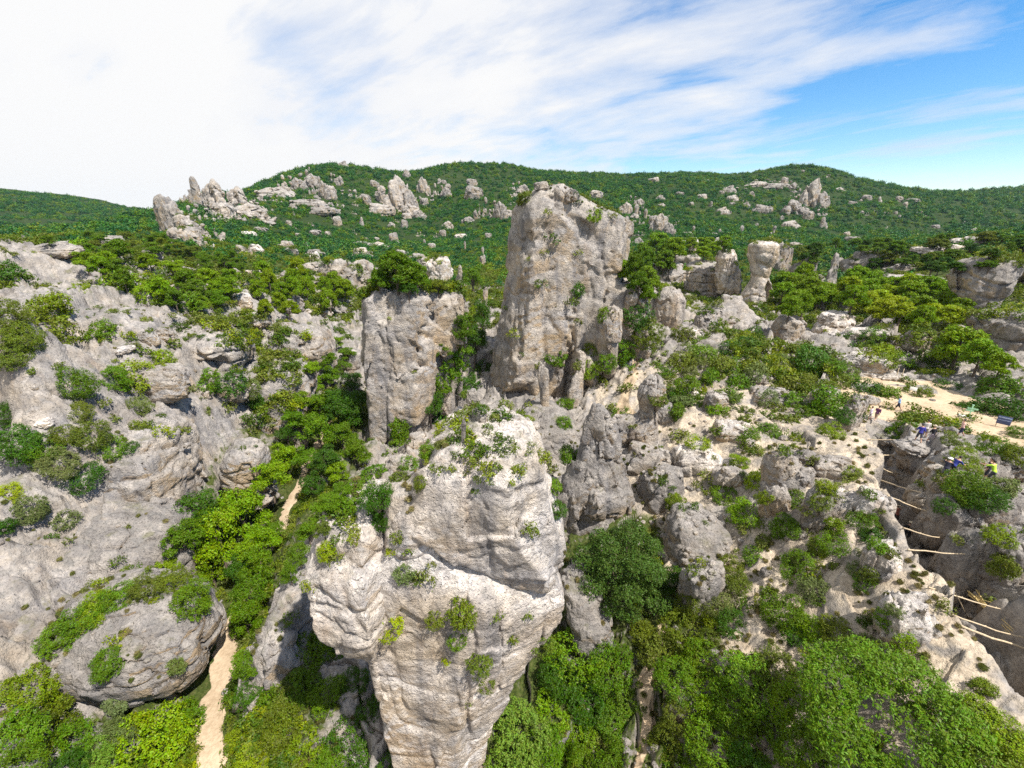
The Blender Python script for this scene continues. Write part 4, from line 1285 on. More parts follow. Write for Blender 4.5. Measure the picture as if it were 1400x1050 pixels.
def pose_person(step=0.3, lean=0.08, arm=(0.35, -0.3), bend=(0.35, 0.35), crouch=0.0):
    """meshes of one figure facing +Y, feet on z = 0; one joint list drives body and clothes"""
    hip = np.array([0, 0, 0.92 - 0.42 * crouch])
    sp = np.array([0, math.sin(lean), math.cos(lean)])
    ch = hip + sp * 0.44
    nk = hip + sp * 0.57
    hd = nk + (sp * 0.5 + np.array([0, 0.1, 0.5])) * 0.17
    J = {}
    for sd_, sg in ((-1, 1), (1, -1)):
        st = step * sg
        h0 = hip + np.array([0.095 * sd_, 0, -0.03])
        kn = h0 + np.array([0.01 * sd_, math.sin(st + 0.9 * crouch) * 0.44, -math.cos(st + 0.9 * crouch) * 0.44])
        b_ = max(0.05, -st * 1.2) + 1.7 * crouch
        an = kn + np.array([0, -math.sin(b_ - st) * 0.42, -math.cos(b_ - st) * 0.42])
        J[sd_] = (h0, kn, an)
    low = min(J[-1][2][2], J[1][2][2]) - 0.075
    for sd_ in (-1, 1):
        J[sd_] = tuple(q - [0, 0, low] for q in J[sd_])
    hip, ch, nk, hd = (q - [0, 0, low] for q in (hip, ch, nk, hd))
    A = {}
    for k, sd_ in enumerate((-1, 1)):
        s0 = ch + np.array([0.185 * sd_, 0, 0.06])
        el = s0 + np.array([0.06 * sd_, math.sin(arm[k]) * 0.29, -math.cos(arm[k]) * 0.29])
        w_ = arm[k] + bend[k]
        wr = el + np.array([-0.01 * sd_, math.sin(w_) * 0.25, -math.cos(w_) * 0.25])
        A[sd_] = (s0, el, wr, w_)
    lo, hi = np.array([-0.5, -0.75, -0.05]), np.array([0.5, 0.75, hd[2] + 0.22])
    h = 0.017

    def body(s, g=0.0, torso=True, arms=1.0, legs=1.0, head=True):
        if torso:
            s.ell(ch + sp * 0.0, (0.165 + g, 0.105 + g, 0.19 + g), (-lean, 0, 0), 0.08)
            s.ell(hip + sp * 0.2, (0.135 + g, 0.095 + g, 0.16 + g), (-lean, 0, 0), 0.08)
        if torso or legs:
            s.ell(hip + [0, -0.01, 0.02], (0.16 + g, 0.115 + g, 0.13 + g), None, 0.06)
        for sd_ in (-1, 1):
            s0, el, wr, w_ = A[sd_]
            if arms > 0:
                s.caps(s0, el, 0.055 + g, 0.042 + g, 0.04)
            if arms >= 1:
                s.caps(el, wr, 0.04, 0.027, 0.02)
                d = np.array([0, math.sin(w_), -math.cos(w_)])
                s.ell(wr + d * 0.05, (0.02, 0.042, 0.052), (-w_, 0, 0), 0.02)
            h0, kn, an = J[sd_]
            if legs > 0:
                s.caps(h0, h0 + (kn - h0) * min(1, legs * 2 if legs < 1 else 1), 0.085 + g, 0.062 + g * 1.3, 0.03)
            if legs >= 1:
                s.caps(kn, an, 0.055, 0.036, 0.02)
                s.ell(kn * 0.7 + an * 0.3 + [0, -0.02, 0], (0.05, 0.055, 0.11), None, 0.03)
                s.caps(an + [0, -0.03, -0.04], an + [0, 0.13, -0.05], 0.036, 0.028, 0.02)
        if head:
            s.caps(nk - sp * 0.05, hd, 0.058, 0.05, 0.03)
            s.ell(hd + [0, 0.0, 0.04], (0.075, 0.095, 0.115), None, 0.02)
            s.ell(hd + [0, 0.055, -0.02], (0.052, 0.05, 0.07), None, 0.02)
            s.caps(hd + [0, 0.092, 0.035], hd + [0, 0.112, 0.01], 0.012, 0.016, 0.012)
            for sd_ in (-1, 1):
                s.ell(hd + [0.076 * sd_, -0.005, 0.03], (0.012, 0.022, 0.034), None, 0.008)

    out = {}
    s = SDF(lo, hi, h)
    body(s)
    V, Q = surface_nets(s.D, s.lo, s.h)
    mb = MB()
    mb.add(V, Q)
    for sd_ in (-1, 1):                            # five fingers on each palm, gently curled
        s0, el, wr, w_ = A[sd_]
        d = np.array([0, math.sin(w_), -math.cos(w_)])
        c = np.array([0, math.cos(w_), math.sin(w_)])
        pal = wr + d * 0.085
        for j, (off, ln) in enumerate(((-.032, .062), (-.011, .076), (.011, .08), (.031, .07))):
            b0 = pal + c * off
            t1 = b0 + d * ln * .5 + np.array([-.006 * sd_, 0, 0])
            t2 = b0 + d * ln * .95 + np.array([-.026 * sd_, 0, 0])
            mb.tube([b0 - d * .015, t1, t2], [.0095, .009, .0075], 6)
        th = wr + d * 0.035 + c * 0.04
        mb.tube([th - c * .02, th + c * .022 + d * .028, th + c * .026 + d * .06 + [-.012 * sd_, 0, 0]], [.012, .011, .009], 6)
    out['body'] = mb.mesh('body')

    def piece(nm, fn):
        s = SDF(lo, hi, h)
        fn(s)
        out[nm] = s.mesh(nm, 0)
    piece('shirt', lambda s: (body(s, 0.017, True, 0.5, 0, False), s.put(np.maximum(s.P[..., 2] - (nk[2] - .02), hip[2] - .05 - s.P[..., 2]) * -1, 0.01, cut=True)))
    piece('shorts', lambda s: (body(s, 0.016, False, 0, 0.49, False), s.put(-(s.P[..., 2] - (hip[2] + .07)), 0.01, cut=True)))

    def hair(s):
        s.ell(hd + [0, -0.012, 0.055], (0.086, 0.1, 0.118), None, 0.01)
        s.ell(hd + [0, 0.085, -0.03], (0.1, 0.09, 0.125), None, 0.02, cut=True)
        s.ell(hd + [0, -0.02, -0.14], (0.12, 0.16, 0.09), None, 0.02, cut=True)
    piece('hair', hair)

    def shoes(s):
        for sd_ in (-1, 1):
            an = J[sd_][2]
            s.caps(an + [0, -0.03, -0.045], an + [0, 0.135, -0.055], 0.044, 0.036, 0.02)
    piece('shoes', shoes)

    def hat(s):
        s.ell(hd + [0, -0.005, 0.085], (0.095, 0.11, 0.095), None, 0.01)
        s.ell(hd + [0, 0.01, 0.075], (0.16, 0.18, 0.02), None, 0.015)
        s.ell(hd + [0, 0, 0.0], (0.08, 0.1, 0.085), None, 0.01, cut=True)
    piece('hat', hat)
    mb = MB()
    for sd_ in (-1, 1):
        e = hd + np.array([0.03 * sd_, 0.088, 0.04])
        mb.tube([e - [0, .012, 0], e, e + [0, .006, 0]], [.012, .012, .005], 8)
    out['eyes'] = mb.mesh('eyes')
    return out


POSES = {'walk': pose_person(), 'stand': pose_person(0.1, 0.03, (0.1, 0.05), (0.2, 0.3)), 'stride': pose_person(0.42, 0.2, (0.5, -0.4), (0.5, 0.4)), 'reach': pose_person(0.25, 0.3, (1.1, 0.9), (0.4, 0.5)), 'crouch': pose_person(0.2, 0.5, (0.9, 0.7), (0.5, 0.5), 0.55)}


def person(u, v, pose, yaw, shirt, shorts, label, hat=None, hair=True, height=1.56, hit=None, z=None):
    hit = hit or cast(u, v)
    p = hit[0]
    t = thing('person', label, 'person', (p.x, p.y, p.z if z is None else z), yaw)
    k = height / 1.72
    t.scale = (k, k, k)
    P = POSES[pose]
    for nm, mt in (('body', M_SKIN), ('shirt', cloth_mat('shirt_cloth', shirt)), ('shorts', cloth_mat('shorts_cloth', shorts)), ('shoes', cloth_mat('shoe', (0.09, 0.08, 0.08))), ('eyes', M_EYE)) + ((('hair', M_HAIR),) if hair else ()) + ((('hat', cloth_mat('hat_cloth', hat)),) if hat else ()):
        me = P[nm].copy()
        me.materials.append(mt)
        link(nm, me, None, t)
    return t


person(1188, 574, 'stand', 0.6, (0.62, 0.56, 0.68), (0.5, 0.45, 0.5), 'person in pale lilac clothes half hidden by the bush at the clearing edge', height=1.4)
person(1196, 575, 'stride', -1.0, (0.10, 0.025, 0.085), (0.34, 0.26, 0.18), 'person in a dark purple shirt striding onto the clearing')
person(1226, 561, 'walk', 0.9, (0.26, 0.42, 0.68), (0.02, 0.022, 0.045), 'person in a light blue shirt and dark shorts walking across the clearing')
person(1254, 604, 'walk', -0.4, (0.035, 0.035, 0.28), (0.05, 0.05, 0.07), 'person in a vivid blue shirt stepping off the clearing beside one in black', hat=(0.03, 0.03, 0.04))
person(1262, 598, 'stand', -0.3, (0.6, 0.55, 0.53), (0.2, 0.18, 0.17), 'dark-haired person in a pale shirt just behind the one in vivid blue')
person(1271, 606, 'walk', 0.3, (0.012, 0.012, 0.02), (0.36, 0.31, 0.36), 'person in a black shirt and grey shorts with a fawn cap', hat=(0.42, 0.36, 0.27))
person(1311, 597, 'walk', 1.2, (0.66, 0.42, 0.38), (0.02, 0.022, 0.06), 'dark-haired person in a pale pink top and navy shorts alone on the sandy path')
person(1288, 655, 'reach', -0.9, (0.02, 0.022, 0.045), (0.17, 0.17, 0.2), 'person in dark navy with a white cap leaning forward among the bushes', hat=(0.75, 0.74, 0.72))
person(1299, 648, 'crouch', -1.4, (0.02, 0.035, 0.24), (0.03, 0.03, 0.05), 'person in a royal blue shirt crouching among the bushes')
person(1345, 656, 'stand', 0.8, (0.02, 0.02, 0.035), (0.04, 0.04, 0.05), 'dark-clothed person standing next to the neon yellow shirt')
person(1352, 660, 'reach', 0.4, (0.42, 0.66, 0.05), (0.06, 0.06, 0.07), 'person in a neon yellow-green shirt bending over behind a bush')


def cleft_person(u, v, head, *a, **k):
    """head shows at (u, v): stand on the floor of the cleft below it"""
    best = None
    for i in range(len(CLEFT) - 1):
        for t in np.linspace(0, 1, 40):
            x, y = (np.array(CLEFT[i]) * (1 - t) + np.array(CLEFT[i + 1]) * t)
            z = tz_floor(x, y)
            pu, pv, _ = to_px((x, y, z + 1.6))
            e = abs(pu - u) + 0.3 * abs(pv - v)
            if best is None or e < best[0]:
                best = (e, x, y, z, pv)
    print('cleft person', best)
    return person(0, 0, *a, hit=(Vector(best[1:4]), None, None), **k)


def tz_floor(x, y):
    h = drop(x, y)
    return h[0].z


cleft_person(1246, 719, 1.7, 'walk', -0.5, (0.015, 0.015, 0.02), (0.02, 0.02, 0.025), 'person in black with a straw hat walking down inside the rock cleft', hat=(0.66, 0.58, 0.44))
cleft_person(1233, 706, 1.6, 'reach', -0.2, (0.36, 0.13, 0.09), (0.1, 0.08, 0.07), 'bare-armed person in rust red reaching out in the rock cleft')

# ------------------------------------------------------------------ poles across the cleft, signs
POLES = [((1186, 602), (1218, 603), .05, 'short pale pole highest up across the head of the rock cleft'), ((1186, 623), (1233, 622), .05, 'straight level pole across the upper cleft just below the highest one'), ((1199, 640), (1228, 648), .06, 'third pole down across the rock cleft, thick and tilted'),
         ((1204, 658), (1246, 671), .06, 'fourth pole down across the rock cleft, kinked in its middle'), ((1211, 679), (1266, 700), .05, 'long tilted pole above the two people in the rock cleft'), ((1216, 687), (1242, 694), .04, 'thin short pole tucked under the long tilted one'),
         ((1233, 724), (1286, 737), .05, 'pale pole level with the straw hat in the rock cleft'), ((1240, 753), (1318, 759), .05, 'nearly level long pole below the straw hat in the rock cleft'), ((1268, 805), (1366, 833), .05, 'pole crossing behind the top of the straw-coloured branch'),
         ((1298, 842), (1399, 873), .05, 'pole crossing under the middle of the straw-coloured branch'), ((1312, 858), (1405, 888), .07, 'thickest lowest pole across the open end of the cleft')]
for (a, b, r, lab) in POLES:
    ha, hb = cast(*a), cast(*b)
    pa, pb = np.array(ha[0]), np.array(hb[0])
    pb[1] = pb[1] * 0.5 + pa[1] * 0.5 if abs(pb[1] - pa[1]) > 6 else pb[1]
    pb = pa + (pb - pa) * 1.25
    r *= 0.8
    L = np.linalg.norm(pb - pa)
    n = 9
    pts = [pa + (pb - pa) * (i / (n - 1)) + np.array([0, 0, 0.12 - 0.02 * L * math.sin(math.pi * i / (n - 1))]) + rng.normal(size=3) * 0.02 for i in range(n)]
    mb = MB()
    mb.tube(pts, [r * (1.15 - .45 * i / (n - 1)) for i in range(n)], 8)
    mid = np.mean(pts, 0)
    for i in (3, 6):
        mb.tube([pts[i], pts[i] + np.array([.03, -.02, .09])], [r * .5, r * .25], 5)
    me = mb.mesh('wooden_pole')
    me.transform(Matrix.Translation(-Vector(mid)))
    tag(link('wooden_pole', me, M_POLE, None, tuple(mid)), lab, 'pole')

ha, hb = cast(1322, 822), cast(1374, 868)
pa, pb = np.array(ha[0]) + [0, 0, 0.7], np.array(hb[0]) + [0, 0, 0.5]
dv = pb - pa
mb = MB()
for i in range(15):
    o0, o1 = rng.normal(size=3) * .10, rng.normal(size=3) * .16
    t0, t1 = -0.12 + .25 * random.random(), 1.1 - .3 * random.random()
    pts = [pa + dv * (t0 + (t1 - t0) * k / 5) + o0 * (1 - k / 5) + o1 * (k / 5) + rng.normal(size=3) * .02 for k in range(6)]
    mb.tube(pts, [.035, .035, .032, .028, .022, .012], 6)
for t in (.2, .5, .75, .9):
    q = pa + dv * t
    mb.tube([q, q + [random.uniform(-.5, .5), .1, .35], q + [random.uniform(-.8, .8), .1, .6]], [.022, .014, .006], 5)
me = mb.mesh('dry_branch')
me.transform(Matrix.Translation(-Vector(pa)))
tag(link('dry_branch', me, M_STRAW, None, tuple(pa)), 'splayed straw-coloured dry branch lying across the lower poles of the cleft', 'branch')
for (a, b, lab) in (((1302, 818), (1320, 846), 'thin grey stick leaning between two lower poles of the cleft'), ((1222, 648), (1228, 663), 'short thin stick leaning between two upper poles of the cleft')):
    pa, pb = np.array(cast(*a)[0]), np.array(cast(*b)[0])
    mb = MB()
    mb.tube([pa + [0, 0, .4], (pa + pb) / 2 + [0.03, 0, .3], pb + [0, 0, .2]], [.02, .022, .014], 6)
    me = mb.mesh('wooden_stick')
    me.transform(Matrix.Translation(-Vector(pa)))
    tag(link('wooden_stick', me, M_POLE, None, tuple(pa)), lab, 'stick')

M_WHITE = make_plain_mat('white_board', (0.8, 0.79, 0.76), 0.5, 0.04, 5, 0.02)
M_SIGN = make_plain_mat('pale_green_paint', (0.42, 0.74, 0.50), 0.5, 0.06, 6, 0.03)
M_NAVY = make_plain_mat('blue_panel', (0.055, 0.075, 0.17), 0.35, 0.1, 5, 0.02)
M_SLATE = make_plain_mat('pale_stripe', (0.3, 0.36, 0.5), 0.4, 0.1, 5, 0.02)


def part_box(name, parent, c, s, mat, rot=None):
    mb = MB()
    mb.box(c, s, rot)
    me = mb.mesh(name, False)
    o = link(name, me, mat, parent)
    bv = o.modifiers.new('edge', 'BEVEL')
    bv.width = min(s) * 0.12
    bv.segments = 2
    return o


h = cast(1246, 540)[0]
t = thing('notice_board', 'small white notice board on two short legs in front of a bush on the clearing', 'notice board', h, -0.75)
part_box('board', t, (0, 0, .75), (.62, .03, .42), M_WHITE, Euler((-.25, 0, 0)))
for sx in (-.22, .22):
    part_box('leg', t, (sx, 0.02, .27), (.04, .04, .62), M_POLE)
h = cast(1325, 568)[0]
t = thing('signpost', 'pale green cross-shaped signpost at the edge of the dark bushes', 'signpost', h, -0.8)
part_box('post', t, (0, 0, .5), (.1, .09, 1.3), M_SIGN)
part_box('arm', t, (0.06, -.062, .78), (.78, .028, .17), M_SIGN)
part_box('arm', t, (-0.1, -.1, .56), (.62, .028, .14), M_SIGN)
part_box('cap', t, (0, 0, 1.17), (.16, .15, .04), M_SIGN)
h = cast(1319, 570)[0]
mb = MB()
mb.box((0, 0, .05), (.95, .6, .16))
me = mb.mesh('stone_slab', False)
o = tag(link('stone_slab', me, M_WHITE, None, h, (0.05, .04, -.6)), 'flat pale stone slab lying beside the pale green signpost', 'stone slab')
o.modifiers.new('edge', 'BEVEL').width = .03
h = cast(1369, 584)[0]
t = thing('information_panel', 'dark blue information panel standing against the bushes by the sandy path', 'information panel', h, -0.85)
part_box('board', t, (0, 0, .72), (.95, .05, .8), M_NAVY, Euler((-.2, 0, 0)))
part_box('header', t, (0, -.1, 1.0), (.88, .02, .08), M_SLATE, Euler((-.2, 0, 0)))
part_box('stripe', t, (0, -.04, .72), (.85, .03, .03), M_SLATE, Euler((-.2, 0, 0)))
for sx in (-.4, .4):
    part_box('leg', t, (sx, 0.06, .28), (.06, .06, .6), M_POLE)
for (u, v, lab) in ((1226, 513, 'short pale stake at the upper edge of the clearing, under a bush'), (1233, 514, 'second pale stake at the upper edge of the clearing, closer to the pine')):
    h = cast(u, v)[0]
    mb = MB()
    mb.tube([(0, 0, -.2), (.01, 0, .5), (0, 0.01, .95)], [.05, .045, .035], 7)
    tag(link('wooden_stake', mb.mesh('wooden_stake'), M_POLE, None, h), lab, 'stake')

# ------------------------------------------------------------------ plants
def rand_dirs(n):
    v = rng.normal(size=(n, 3))
    return v / np.linalg.norm(v, axis=1, keepdims=True)


def leaf_quads(C, Nn, size, aspect=1.0, up=None):
    """rhombic leaves at C with normals Nn"""
    n = len(C)
    r = rand_dirs(n)
    if up is not None:
        r = r * 0.5 + up
    t = np.cross(Nn, r)
    t /= np.linalg.norm(t, axis=1, keepdims=True) + 1e-9
    b = np.cross(Nn, t)
    s = size * rng.uniform(0.6, 1.35, (n, 1))
    a = s * aspect
    V = np.stack([C - b * a, C + t * s * 0.55 + b * a * .1, C + b * a, C - t * s * 0.55 + b * a * .1], 1).reshape(-1, 3)
    Q = np.arange(4 * n).reshape(n, 4)
    return V, Q


def crown(lobes, n, size, aspect=1.0, fill=0.35, jitter=0.5, holes=0.25):
    """leaf cloud over a set of ellipsoid lobes (cx,cy,cz,rx,ry,rz), sprays grouped on twigs"""
    L = np.array(lobes, float)
    w = (L[:, 3] * L[:, 4] + L[:, 3] * L[:, 5] + L[:, 4] * L[:, 5])
    per = 7
    m = max(1, n // per)
    k = rng.choice(len(L), m, p=w / w.sum())
    d = rand_dirs(m)
    d[:, 2] = np.where(d[:, 2] < -0.35, -d[:, 2] * 0.6, d[:, 2])
    d /= np.linalg.norm(d, axis=1, keepdims=True)
    rad = 1 - fill * rng.random((m, 1)) ** 1.6
    bump = 1 + 0.16 * fbm((d * 2.6 + k[:, None] * 3.7), 3)[:, None] + 0.1 * rng.normal(size=(m, 1)) * 0.6
    C = L[k, :3] + d * L[k, 3:6] * rad * bump
    # drop sprays buried in other lobes, and some patches for gaps
    keep = np.ones(m, bool)
    for i in range(len(L)):
        q = ((C - L[i, :3]) / L[i, 3:6])
        keep &= ~(((q ** 2).sum(1) < 0.45) & (k != i))
    g = fbm(C / (L[:, 3].mean() * 0.9) + 5.5, 2)
    keep &= g > np.quantile(g, holes)
    C, d = C[keep], d[keep]
    m = len(C)
    C = np.repeat(C, per, 0) + rng.normal(size=(m * per, 3)) * size * 1.15
    Nn = np.repeat(d, per, 0) * 0.8 + rand_dirs(m * per) * jitter * 1.3 + np.array([0, 0, 0.35])
    Nn /= np.linalg.norm(Nn, axis=1, keepdims=True)
    return leaf_quads(C, Nn, size, aspect)


def rand_lobes(n, spread, h, r, flat=0.8, base=0.35):
    out = [(0, 0, h * 0.55, spread * 0.62, spread * 0.62, h * 0.45)]
    for i in range(n):
        a = 2 * math.pi * (i + random.random() * .7) / n
        q = spread * random.uniform(0.35, 0.75)
        rr = r * random.uniform(0.7, 1.2)
        out.append((q * math.cos(a), q * math.sin(a), h * random.uniform(base, 0.8), rr, rr * random.uniform(.8, 1.1), rr * flat))
    for i in range(n):
        a = 2 * math.pi * (i + .5) / n
        q = spread * .7
        out.append((q * math.cos(a), q * math.sin(a), h * .16, r * .8, r * .8, r * .6))
    return out


# unit shrubs: about 1 unit wide radius, up to 1.2 high
SHRUB = []
for (nl, h, leaves, size, asp, holes, fill) in ((6, 1.05, 4200, .052, 1.0, .2, .35), (8, .8, 4400, .05, 1.0, .25, .4), (5, 1.3, 4200, .055, 1.1, .15, .35), (9, .62, 4200, .05, 1.0, .33, .45), (7, .95, 3600, .035, 2.4, .22, .5), (6, .7, 3600, .035, 2.6, .3, .5)):
    V, Q = crown(rand_lobes(nl, 0.8, h, 0.42, 0.8), leaves, size, asp, fill, 0.6, holes)
    me = raw_mesh('shrub', V, Q, False)
    me.materials.append(M_LEAF)
    SHRUB.append(me)


SHRUB_HI = []
for (nl, h, leaves, size, asp, holes, fill) in ((9, 1.0, 15000, .026, 1.1, .18, .4), (11, .85, 15000, .026, 1.2, .22, .45), (8, 1.15, 15000, .024, 1.5, .18, .4)):
    V, Q = crown(rand_lobes(nl, 0.8, h, 0.36, 0.8), leaves, size, asp, fill, 0.7, holes)
    me = raw_mesh('shrub', V, Q, False)
    me.materials.append(M_LEAF)
    SHRUB_HI.append(me)


def add_twigs(mb, n, h, spread):
    for _ in range(n):
        a = random.uniform(0, 6.28)
        e = np.array([math.cos(a) * spread, math.sin(a) * spread, h * random.uniform(.6, 1)])
        m = e * 0.5 + np.array([0, 0, h * 0.12])
        mb.tube([(0, 0, -0.15), m, e], [0.035, 0.022, 0.008], 5, False)


# unit trees: height about 1 above ground, crown radius about 0.5
def tree_proto(kind):
    mb = MB()
    if kind == 'pine':
        lean = random.uniform(-.06, .06)
        top = np.array([lean, random.uniform(-.05, .05), .78])
        mb.tube([(0, 0, -.12), (lean * .2, 0, .2), (lean * .6, 0, .5), top], [.038, .03, .022, .008], 7, False)
        lobes = []
        for i in range(11):
            a = i * 2.4 + random.random()
            z = .36 + .055 * i + random.uniform(-.03, .03)
            q = .34 * math.sin(min(1, (1.08 - z) * 1.5) * math.pi / 2) * random.uniform(.75, 1.1)
            e = np.array([lean + q * math.cos(a), q * math.sin(a), z])
            mb.tube([(lean * z, 0, z - .12), e * [.5, .5, 1] - [0, 0, .06], e], [.014, .01, .005], 5, False)
            rr = random.uniform(.14, .2)
            lobes.append((e[0], e[1], e[2], rr, rr, rr * .8))
        lobes.append((top[0], top[1], .86, .19, .19, .14))
        V, Q = crown(lobes, 8500, .019, 2.2, .45, 0.9, .08)
        return mb.mesh('trunk'), raw_mesh('crown', V, Q, False)
    if kind == 'oak':
        mb.tube([(0, 0, -.15), (.02, 0, .12), (.0, .03, .32)], [.05, .04, .03], 7, False)
        lobes = [(0, 0, .6, .3, .3, .28)]
        for i in range(11):
            a = i * 2.4
            z = random.uniform(.34, .84)
            q = random.uniform(.2, .34) * (1.15 - abs(z - .5))
            e = np.array([q * math.cos(a), q * math.sin(a), z])
            mb.tube([(0, .02, .25), e * [.5, .5, .8], e], [.02, .013, .006], 5, False)
            rr = random.uniform(.13, .2)
            lobes.append((*e, rr, rr, rr * .85))
        V, Q = crown(lobes, 12000, .0155, 1.0, .4, .6, .14)
        return mb.mesh('trunk'), raw_mesh('crown', V, Q, False)
    if kind == 'broad':
        mb.tube([(0, 0, -.15), (.02, .01, .2), (.03, .0, .45)], [.035, .028, .018], 7, False)
        lobes = [(0, 0, .6, .26, .26, .3)]
        for i in range(10):
            a = i * 2.4 + .4
            z = random.uniform(.3, .9)
            q = random.uniform(.18, .34) * (1.2 - abs(z - .5))
            e = np.array([q * math.cos(a), q * math.sin(a), z])
            mb.tube([(.02, .01, .3), e * [.5, .5, .85], e], [.016, .011, .005], 5, False)
            rr = random.uniform(.12, .19)
            lobes.append((*e, rr, rr, rr * .7))
        V, Q = crown(lobes, 12000, .017, 1.2, .5, .8, .2)
        return mb.mesh('trunk'), raw_mesh('crown', V, Q, False)


TREES = {}
for kk, mt in (('pine', M_NEEDLE), ('oak', M_LEAF), ('broad', M_LEAF)):
    TREES[kk] = []
    for _ in range(4):
        a, b = tree_proto(kk)
        a.materials.append(M_BARK)
        b.materials.append(mt)
        TREES[kk].append((a, b))

COLOURS = {                       # leaf albedo
    'dark green': (0.042, 0.094, 0.010), 'mid green': (0.086, 0.155, 0.010), 'bright green': (0.14, 0.232, 0.009), 'lime green': (0.235, 0.31, 0.012),
    'olive': (0.105, 0.135, 0.02), 'grey-green': (0.12, 0.15, 0.05), 'pale green': (0.13, 0.215, 0.035), 'yellow-green': (0.155, 0.215, 0.014)}
PLANTS = []          # (object, u, v, noun, colour, size word)


def tint(o, cname):
    c = COLOURS[cname]
    j = random.uniform(.85, 1.15)
    o.color = (c[0] * j * random.uniform(.93, 1.07), c[1] * j, c[2] * j * random.uniform(.8, 1.2), 1)


def sink_point(hit):
    p, nrm = hit[0], hit[1]
    return p


def put_shrub(u, v, w, cname, h=None, hit=None, label=None, mesh=None):
    """shrub w pixels wide whose middle shows at (u, v)"""
    base = hit or cast(u, v + w * 0.18)
    if not base:
        return
    p, nr = base[0], base[1]
    _, _, d = to_px(p)
    if d < 4:
        return
    R_ = w * d / F_PX / 2
    up = (Vector((0, 0, 1)) * 0.55 + nr).normalized()
    q_ = Vector((0, 0, 1)).rotation_difference(up) @ Euler((0, 0, random.uniform(0, 6.28))).to_quaternion()
    o = link('shrub', mesh or random.choice(SHRUB_HI if (R_ > 0.95 and d < 40) else SHRUB), None, None, Vector((p.x, p.y, p.z)) - up * (0.24 * R_), q_.to_euler(), (R_ * random.uniform(.95, 1.2), R_ * random.uniform(.95, 1.15), R_ * (h or random.uniform(.75, 1.15))))
    tint(o, cname)
    o['category'] = 'shrub'
    if label:
        o['label'] = label
    else:
        PLANTS.append((o, u, v, 'shrub', cname, R_))
    return o


def put_tree(u, v, w, hpx, kind, cname, hit=None, label=None):
    """tree whose foot shows at (u, v)"""
    base = hit or cast(u, v)
    if not base:
        return
    p = base[0]
    _, _, d = to_px(p)
    if d < 5:
        return
    W = w * d / F_PX
    dep = math.atan2(CAM_Z - p.z, math.hypot(p.x, p.y))
    Hh = hpx * d / F_PX / max(.55, math.cos(dep))
    noun = {'pine': 'pine tree', 'oak': 'oak tree', 'broad': 'broadleaf tree'}[kind]
    t = thing(noun.replace(' ', '_'), label or '', noun, (p.x, p.y, p.z), random.uniform(0, 6.28))
    a, b = random.choice(TREES[kind])
    o1, o2 = link('trunk', a, None, t), link('crown', b, None, t)
    for o in (o1, o2):
        o.scale = (W, W, Hh)
    tint(o2, cname)
    if not label:
        PLANTS.append((t, u, v - hpx / 2, noun, cname, W / 2))
    return t


